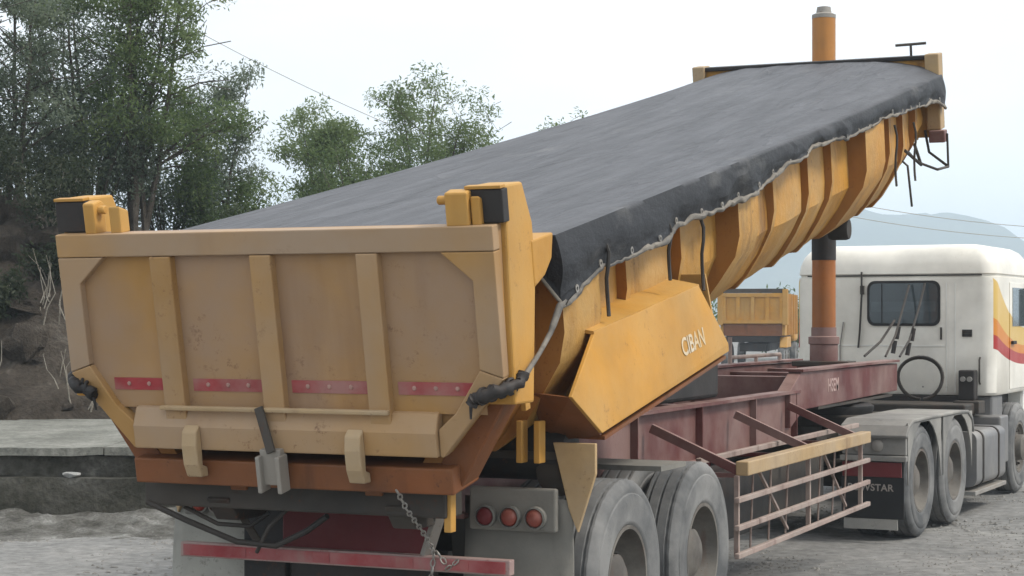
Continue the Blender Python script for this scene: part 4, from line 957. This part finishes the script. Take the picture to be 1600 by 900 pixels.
def tree(name, label, base, height, crown_w, crown_z0, mat, seed, stems=3, clumps=60, per=330, lsize=.15, lean=(0, 0), group='trees on the bank', clump_r=.42, shape=1.0, tint0=.45):
    rg = random.Random(seed); root = empty(name, base); tag(root, label, 'tree', group)
    tips = []; tr = MB()
    for k in range(stems):
        a = rg.uniform(0, 6.28); p = Vector((.12*math.cos(a), .12*math.sin(a), -.3)); pts = [p.copy()]; rad = [.07*height/5]
        tgt = Vector((lean[0]+rg.uniform(-.55, .55)*crown_w*.7, lean[1]+rg.uniform(-.5, .5)*crown_w*.6, height*rg.uniform(.78, .97)))
        n_ = 9
        for i in range(1, n_+1):
            q = i/n_; w = Vector((rg.uniform(-1, 1), rg.uniform(-1, 1), 0))*.05*height*.3
            pts.append(p.lerp(tgt, q)+Vector((math.sin(q*3+k)*.12, math.cos(q*2.6+k)*.12, 0))*height*.15+w*.4); rad.append(.07*height/5*(1-q*.88))
        tr.tube(pts, rad, 7)
        for j in range(3, n_+1):
            for m_ in range(2 if j < n_ else 1):
                b0 = pts[j]; a2 = rg.uniform(0, 6.28); ln = crown_w*rg.uniform(.22, .52)*(1.15-.5*j/n_)
                e = b0+Vector((math.cos(a2)*ln, math.sin(a2)*ln, ln*rg.uniform(.15, .8)))
                mid = b0.lerp(e, .5)+Vector((0, 0, .08*ln)); tr.tube([b0, mid, e], [rad[j]*.5, rad[j]*.33, .008], 5); tips += [e, mid.lerp(e, .5)]
                for z_ in range(2):
                    e2 = mid+Vector((rg.uniform(-1, 1), rg.uniform(-1, 1), rg.uniform(-.2, .9)))*ln*.6; tr.tube([mid, e2], [rad[j]*.25, .006], 4); tips.append(e2)
    tr.build('trunk', 'bark', root, smooth=50)
    cs, rs_, ct_, ti = [], [], [], []
    tips = [t for t in tips if t.z > crown_z0]
    rg.shuffle(tips)
    for t in tips[:clumps]:
        r = clump_r*rg.uniform(.55, 1.25); cs.append(tuple(t)); rs_.append((r, r, r*rg.uniform(.6, .95))); ct_.append(int(per*rg.uniform(.5, 1.4)*(r/clump_r)**1.5))
        ti.append(min(1, max(0, tint0+rg.uniform(-.32, .32)+.18*(t.z/height-.6))))
    leaves_mesh('crown', cs, rs_, ct_, ti, lsize, mat, root, seed)
    return root
def on_bank(r, f): p = W(r, f, bank_h(r, f)-.1); return p
tree('roadside_tree', 'tall blue-green airy tree at the far left edge above the bank', on_bank(-7.9, 28.5), 4.5, 3.6, -.1, 'leaf_blue', 21, stems=5, clumps=150, per=190, lsize=.085, clump_r=.36, tint0=.65)
tree('roadside_tree', 'blue-green tree with thin forked stems second from the left frame edge', on_bank(-6.9, 30.5), 4.5, 2.5, .0, 'leaf_blue', 44, stems=5, clumps=95, per=160, lsize=.085, clump_r=.35, tint0=.7)
tree('roadside_tree', 'large green tree with loose crown behind the left end of the tailgate', on_bank(-5.9, 29.5), 4.9, 2.9, .3, 'leaf_green', 35, stems=5, clumps=140, per=200, lsize=.085, clump_r=.36, tint0=.7)
tree('roadside_tree', 'thin grey-green tree right of the large tree, over the tarpaulin rear corner', on_bank(-5.05, 31.5), 3.7, 1.7, .4, 'leaf_blue', 58, stems=4, clumps=100, per=170, lsize=.08, clump_r=.32, tint0=.6)
tree('roadside_tree', 'low yellowish-green bushy tree behind the middle of the tarpaulin', on_bank(-4.05, 40), 3.8, 2.2, .8, 'leaf_green', 77, stems=5, clumps=110, per=230, lsize=.10, clump_r=.40, tint0=.95)
tree('roadside_tree', 'sparse green tree rising tallest behind the middle of the tarpaulin', on_bank(-1.9, 41), 4.7, 3.3, 1.0, 'leaf_green', 91, stems=5, clumps=125, per=190, lsize=.10, clump_r=.42, tint0=.8)
tree('roadside_tree', 'thin wispy sapling barely showing over the tarpaulin, right of the sparse tree', W(1.0, 43, 0), 6.9, 1.6, 3.5, 'leaf_green', 97, stems=2, clumps=30, per=80, lsize=.10, clump_r=.4, tint0=.9)
# scrub on the bank face
rg = random.Random(2)
def shrub(name, label, pos, h, w, mat, seed, n_=14, per=120, lsize=.10, grp='scrub on the bank', stems_mat='drystem'):
    r2 = random.Random(seed); root = empty(name, pos); tag(root, label, 'shrub', grp); st = MB(); cs = []
    for k in range(n_):
        a = r2.uniform(0, 6.28); e = Vector((math.cos(a)*w*r2.uniform(.2, .6), math.sin(a)*w*r2.uniform(.2, .6), h*r2.uniform(.5, 1)))
        st.tube([(0, 0, -.1), e*.5+Vector((0, 0, .1*h)), e], [.014, .010, .004], 5); cs.append(e); cs.append(e*.7)
    st.build('stem', stems_mat, root)
    leaves_mesh('crown', [tuple(c) for c in cs], [(w*.24,)*3]*len(cs), [int(per*r2.uniform(.4, 1.3)) for _ in cs], [r2.uniform(.1, .8) for _ in cs], lsize, mat, root, seed)
    return root
spots = [(-6.6, 26.6, 1.3, 1.2, 'dark scrub high on the bank left of the tailgate'),
         (-7.7, 27.4, 1.5, 1.4, 'scrub on the bank crest under the blue-green tree'),
         (-7.2, 25.3, .9, .9, 'low dark scrub near the left frame edge on the bank face'), (-6.35, 25.9, .8, .8, 'low dark scrub on the bank beside the tailgate edge')]
for i, (r, f, h, w, lb_) in enumerate(spots): shrub('scrub_bush', lb_, on_bank(r, f), h, w, 'leaf_dark', 60+i)
for i, (r, f, h, w, mt_, lb_) in enumerate([(-6.6, 29.2, 1.9, 1.9, 'leaf_blue', 'blue-green bush under the trees just left of the black post pad'), (-5.7, 30.6, 1.9, 1.9, 'leaf_blue', 'leafy bush at the foot of the large green tree behind the tailgate'),
        (-4.9, 30.8, 1.7, 1.6, 'leaf_green', 'bright leafy bush over the tailgate top where the tarpaulin edge begins'), (-7.6, 29.4, 1.7, 1.9, 'leaf_blue', 'blue-green bush on the bank crest at the left frame edge'), (-3.2, 39, 3.2, 2.4, 'leaf_green', 'pale green bush between the bushy tree and the sparse tree')]):
    shrub('leafy_bush', lb_, on_bank(r, f), h, w, mt_, 130+i, n_=22, per=190, lsize=.085, grp='leafy bushes under the trees', stems_mat='bark')
dry = [(-6.95, 23.95, 1.2, 'bare pale dry twigs hanging on the bank at the left frame edge'), (-6.25, 25.4, 1.3, 'bare pale dry twigs on the bank beside the tailgate edge'), (-5.75, 24.4, 1.0, 'bare pale dry twigs low on the bank below the tailgate corner')]
for i, (r, f, h, lb_) in enumerate(dry):
    r2 = random.Random(i+70); root = empty('dry_twigs', on_bank(r, f)); tag(root, lb_, 'twigs', 'dry twigs on the bank'); st = MB()
    for k in range(9):
        x0 = r2.uniform(-.25, .25); pts = [Vector((x0, r2.uniform(-.2, .1), -.1))]
        for j in range(5): pts.append(pts[-1]+Vector((r2.uniform(-.10, .10), r2.uniform(-.06, .10), h*.2*r2.uniform(.6, 1.2))))
        st.tube(pts, [.013, .011, .009, .007, .005, .003], 5)
    st.build('twig', 'drystem', root)
# far shrubs near the dump truck
for i, (r, f, h, w, lb_) in enumerate([(13.3, 88, 2.9, 3.0, 'far green shrub just right of the small dump truck'), (15.0, 90, 2.6, 3.2, 'far green shrub hidden half behind the hoist cylinder'), (8.0, 92, 2.8, 5, 'far dark shrub behind the small dump truck')]):
    shrub('far_shrub', lb_, W(r, f, 0), h, w, 'leaf_green', 90+i, n_=16, per=110, lsize=.28, grp='far shrubs')

# ------------------------------------------------------------------ overhead wires
def wire(label, a, b, sag, r=.012):
    a = Vector(a); b = Vector(b); pts = [a.lerp(b, q/24)-Vector((0, 0, sag*4*(q/24)*(1-q/24))) for q in range(25)]
    o = MB().tube(pts, r, 5).build('overhead_wire', 'galv', smooth=60); tag(o, label, 'wire', 'overhead wires')
wire('thin overhead wire crossing the sky right of the large left tree', W(-14, 60, 13.5), W(4, 66, 6.0), .8)
wire('upper thin overhead wire above the cab at the right edge', W(12, 80, 7.5), W(30, 88, 6.2), .5, .016)
wire('lower thin overhead wire above the cab at the right edge', W(12, 80, 6.9), W(30, 88, 5.7), .5, .016)

# ------------------------------------------------------------------ haze in the air
hz = MB().box(-1, 1, -1, 1, 0, 1).build('haze', 'white')
hm = bpy.data.materials.new('thin_haze'); hm.use_nodes = True
for n_ in list(hm.node_tree.nodes):
    if n_.type != 'OUTPUT_MATERIAL': hm.node_tree.nodes.remove(n_)
pv = hm.node_tree.nodes.new('ShaderNodeVolumePrincipled'); pv.inputs['Color'].default_value = (.76, .89, 1.0, 1); pv.inputs['Density'].default_value = .0008; pv.inputs['Anisotropy'].default_value = 0
hm.node_tree.links.new(pv.outputs[0], [n_ for n_ in hm.node_tree.nodes if n_.type == 'OUTPUT_MATERIAL'][0].inputs['Volume'])
hz.data.materials.clear(); hz.data.materials.append(hm)
hz.scale = (1500, 1500, 112); hz.location = (W(0, 900)[0], W(0, 900)[1], -1.6)
tag(hz, 'thin pale haze filling the air', 'haze', kind='stuff')
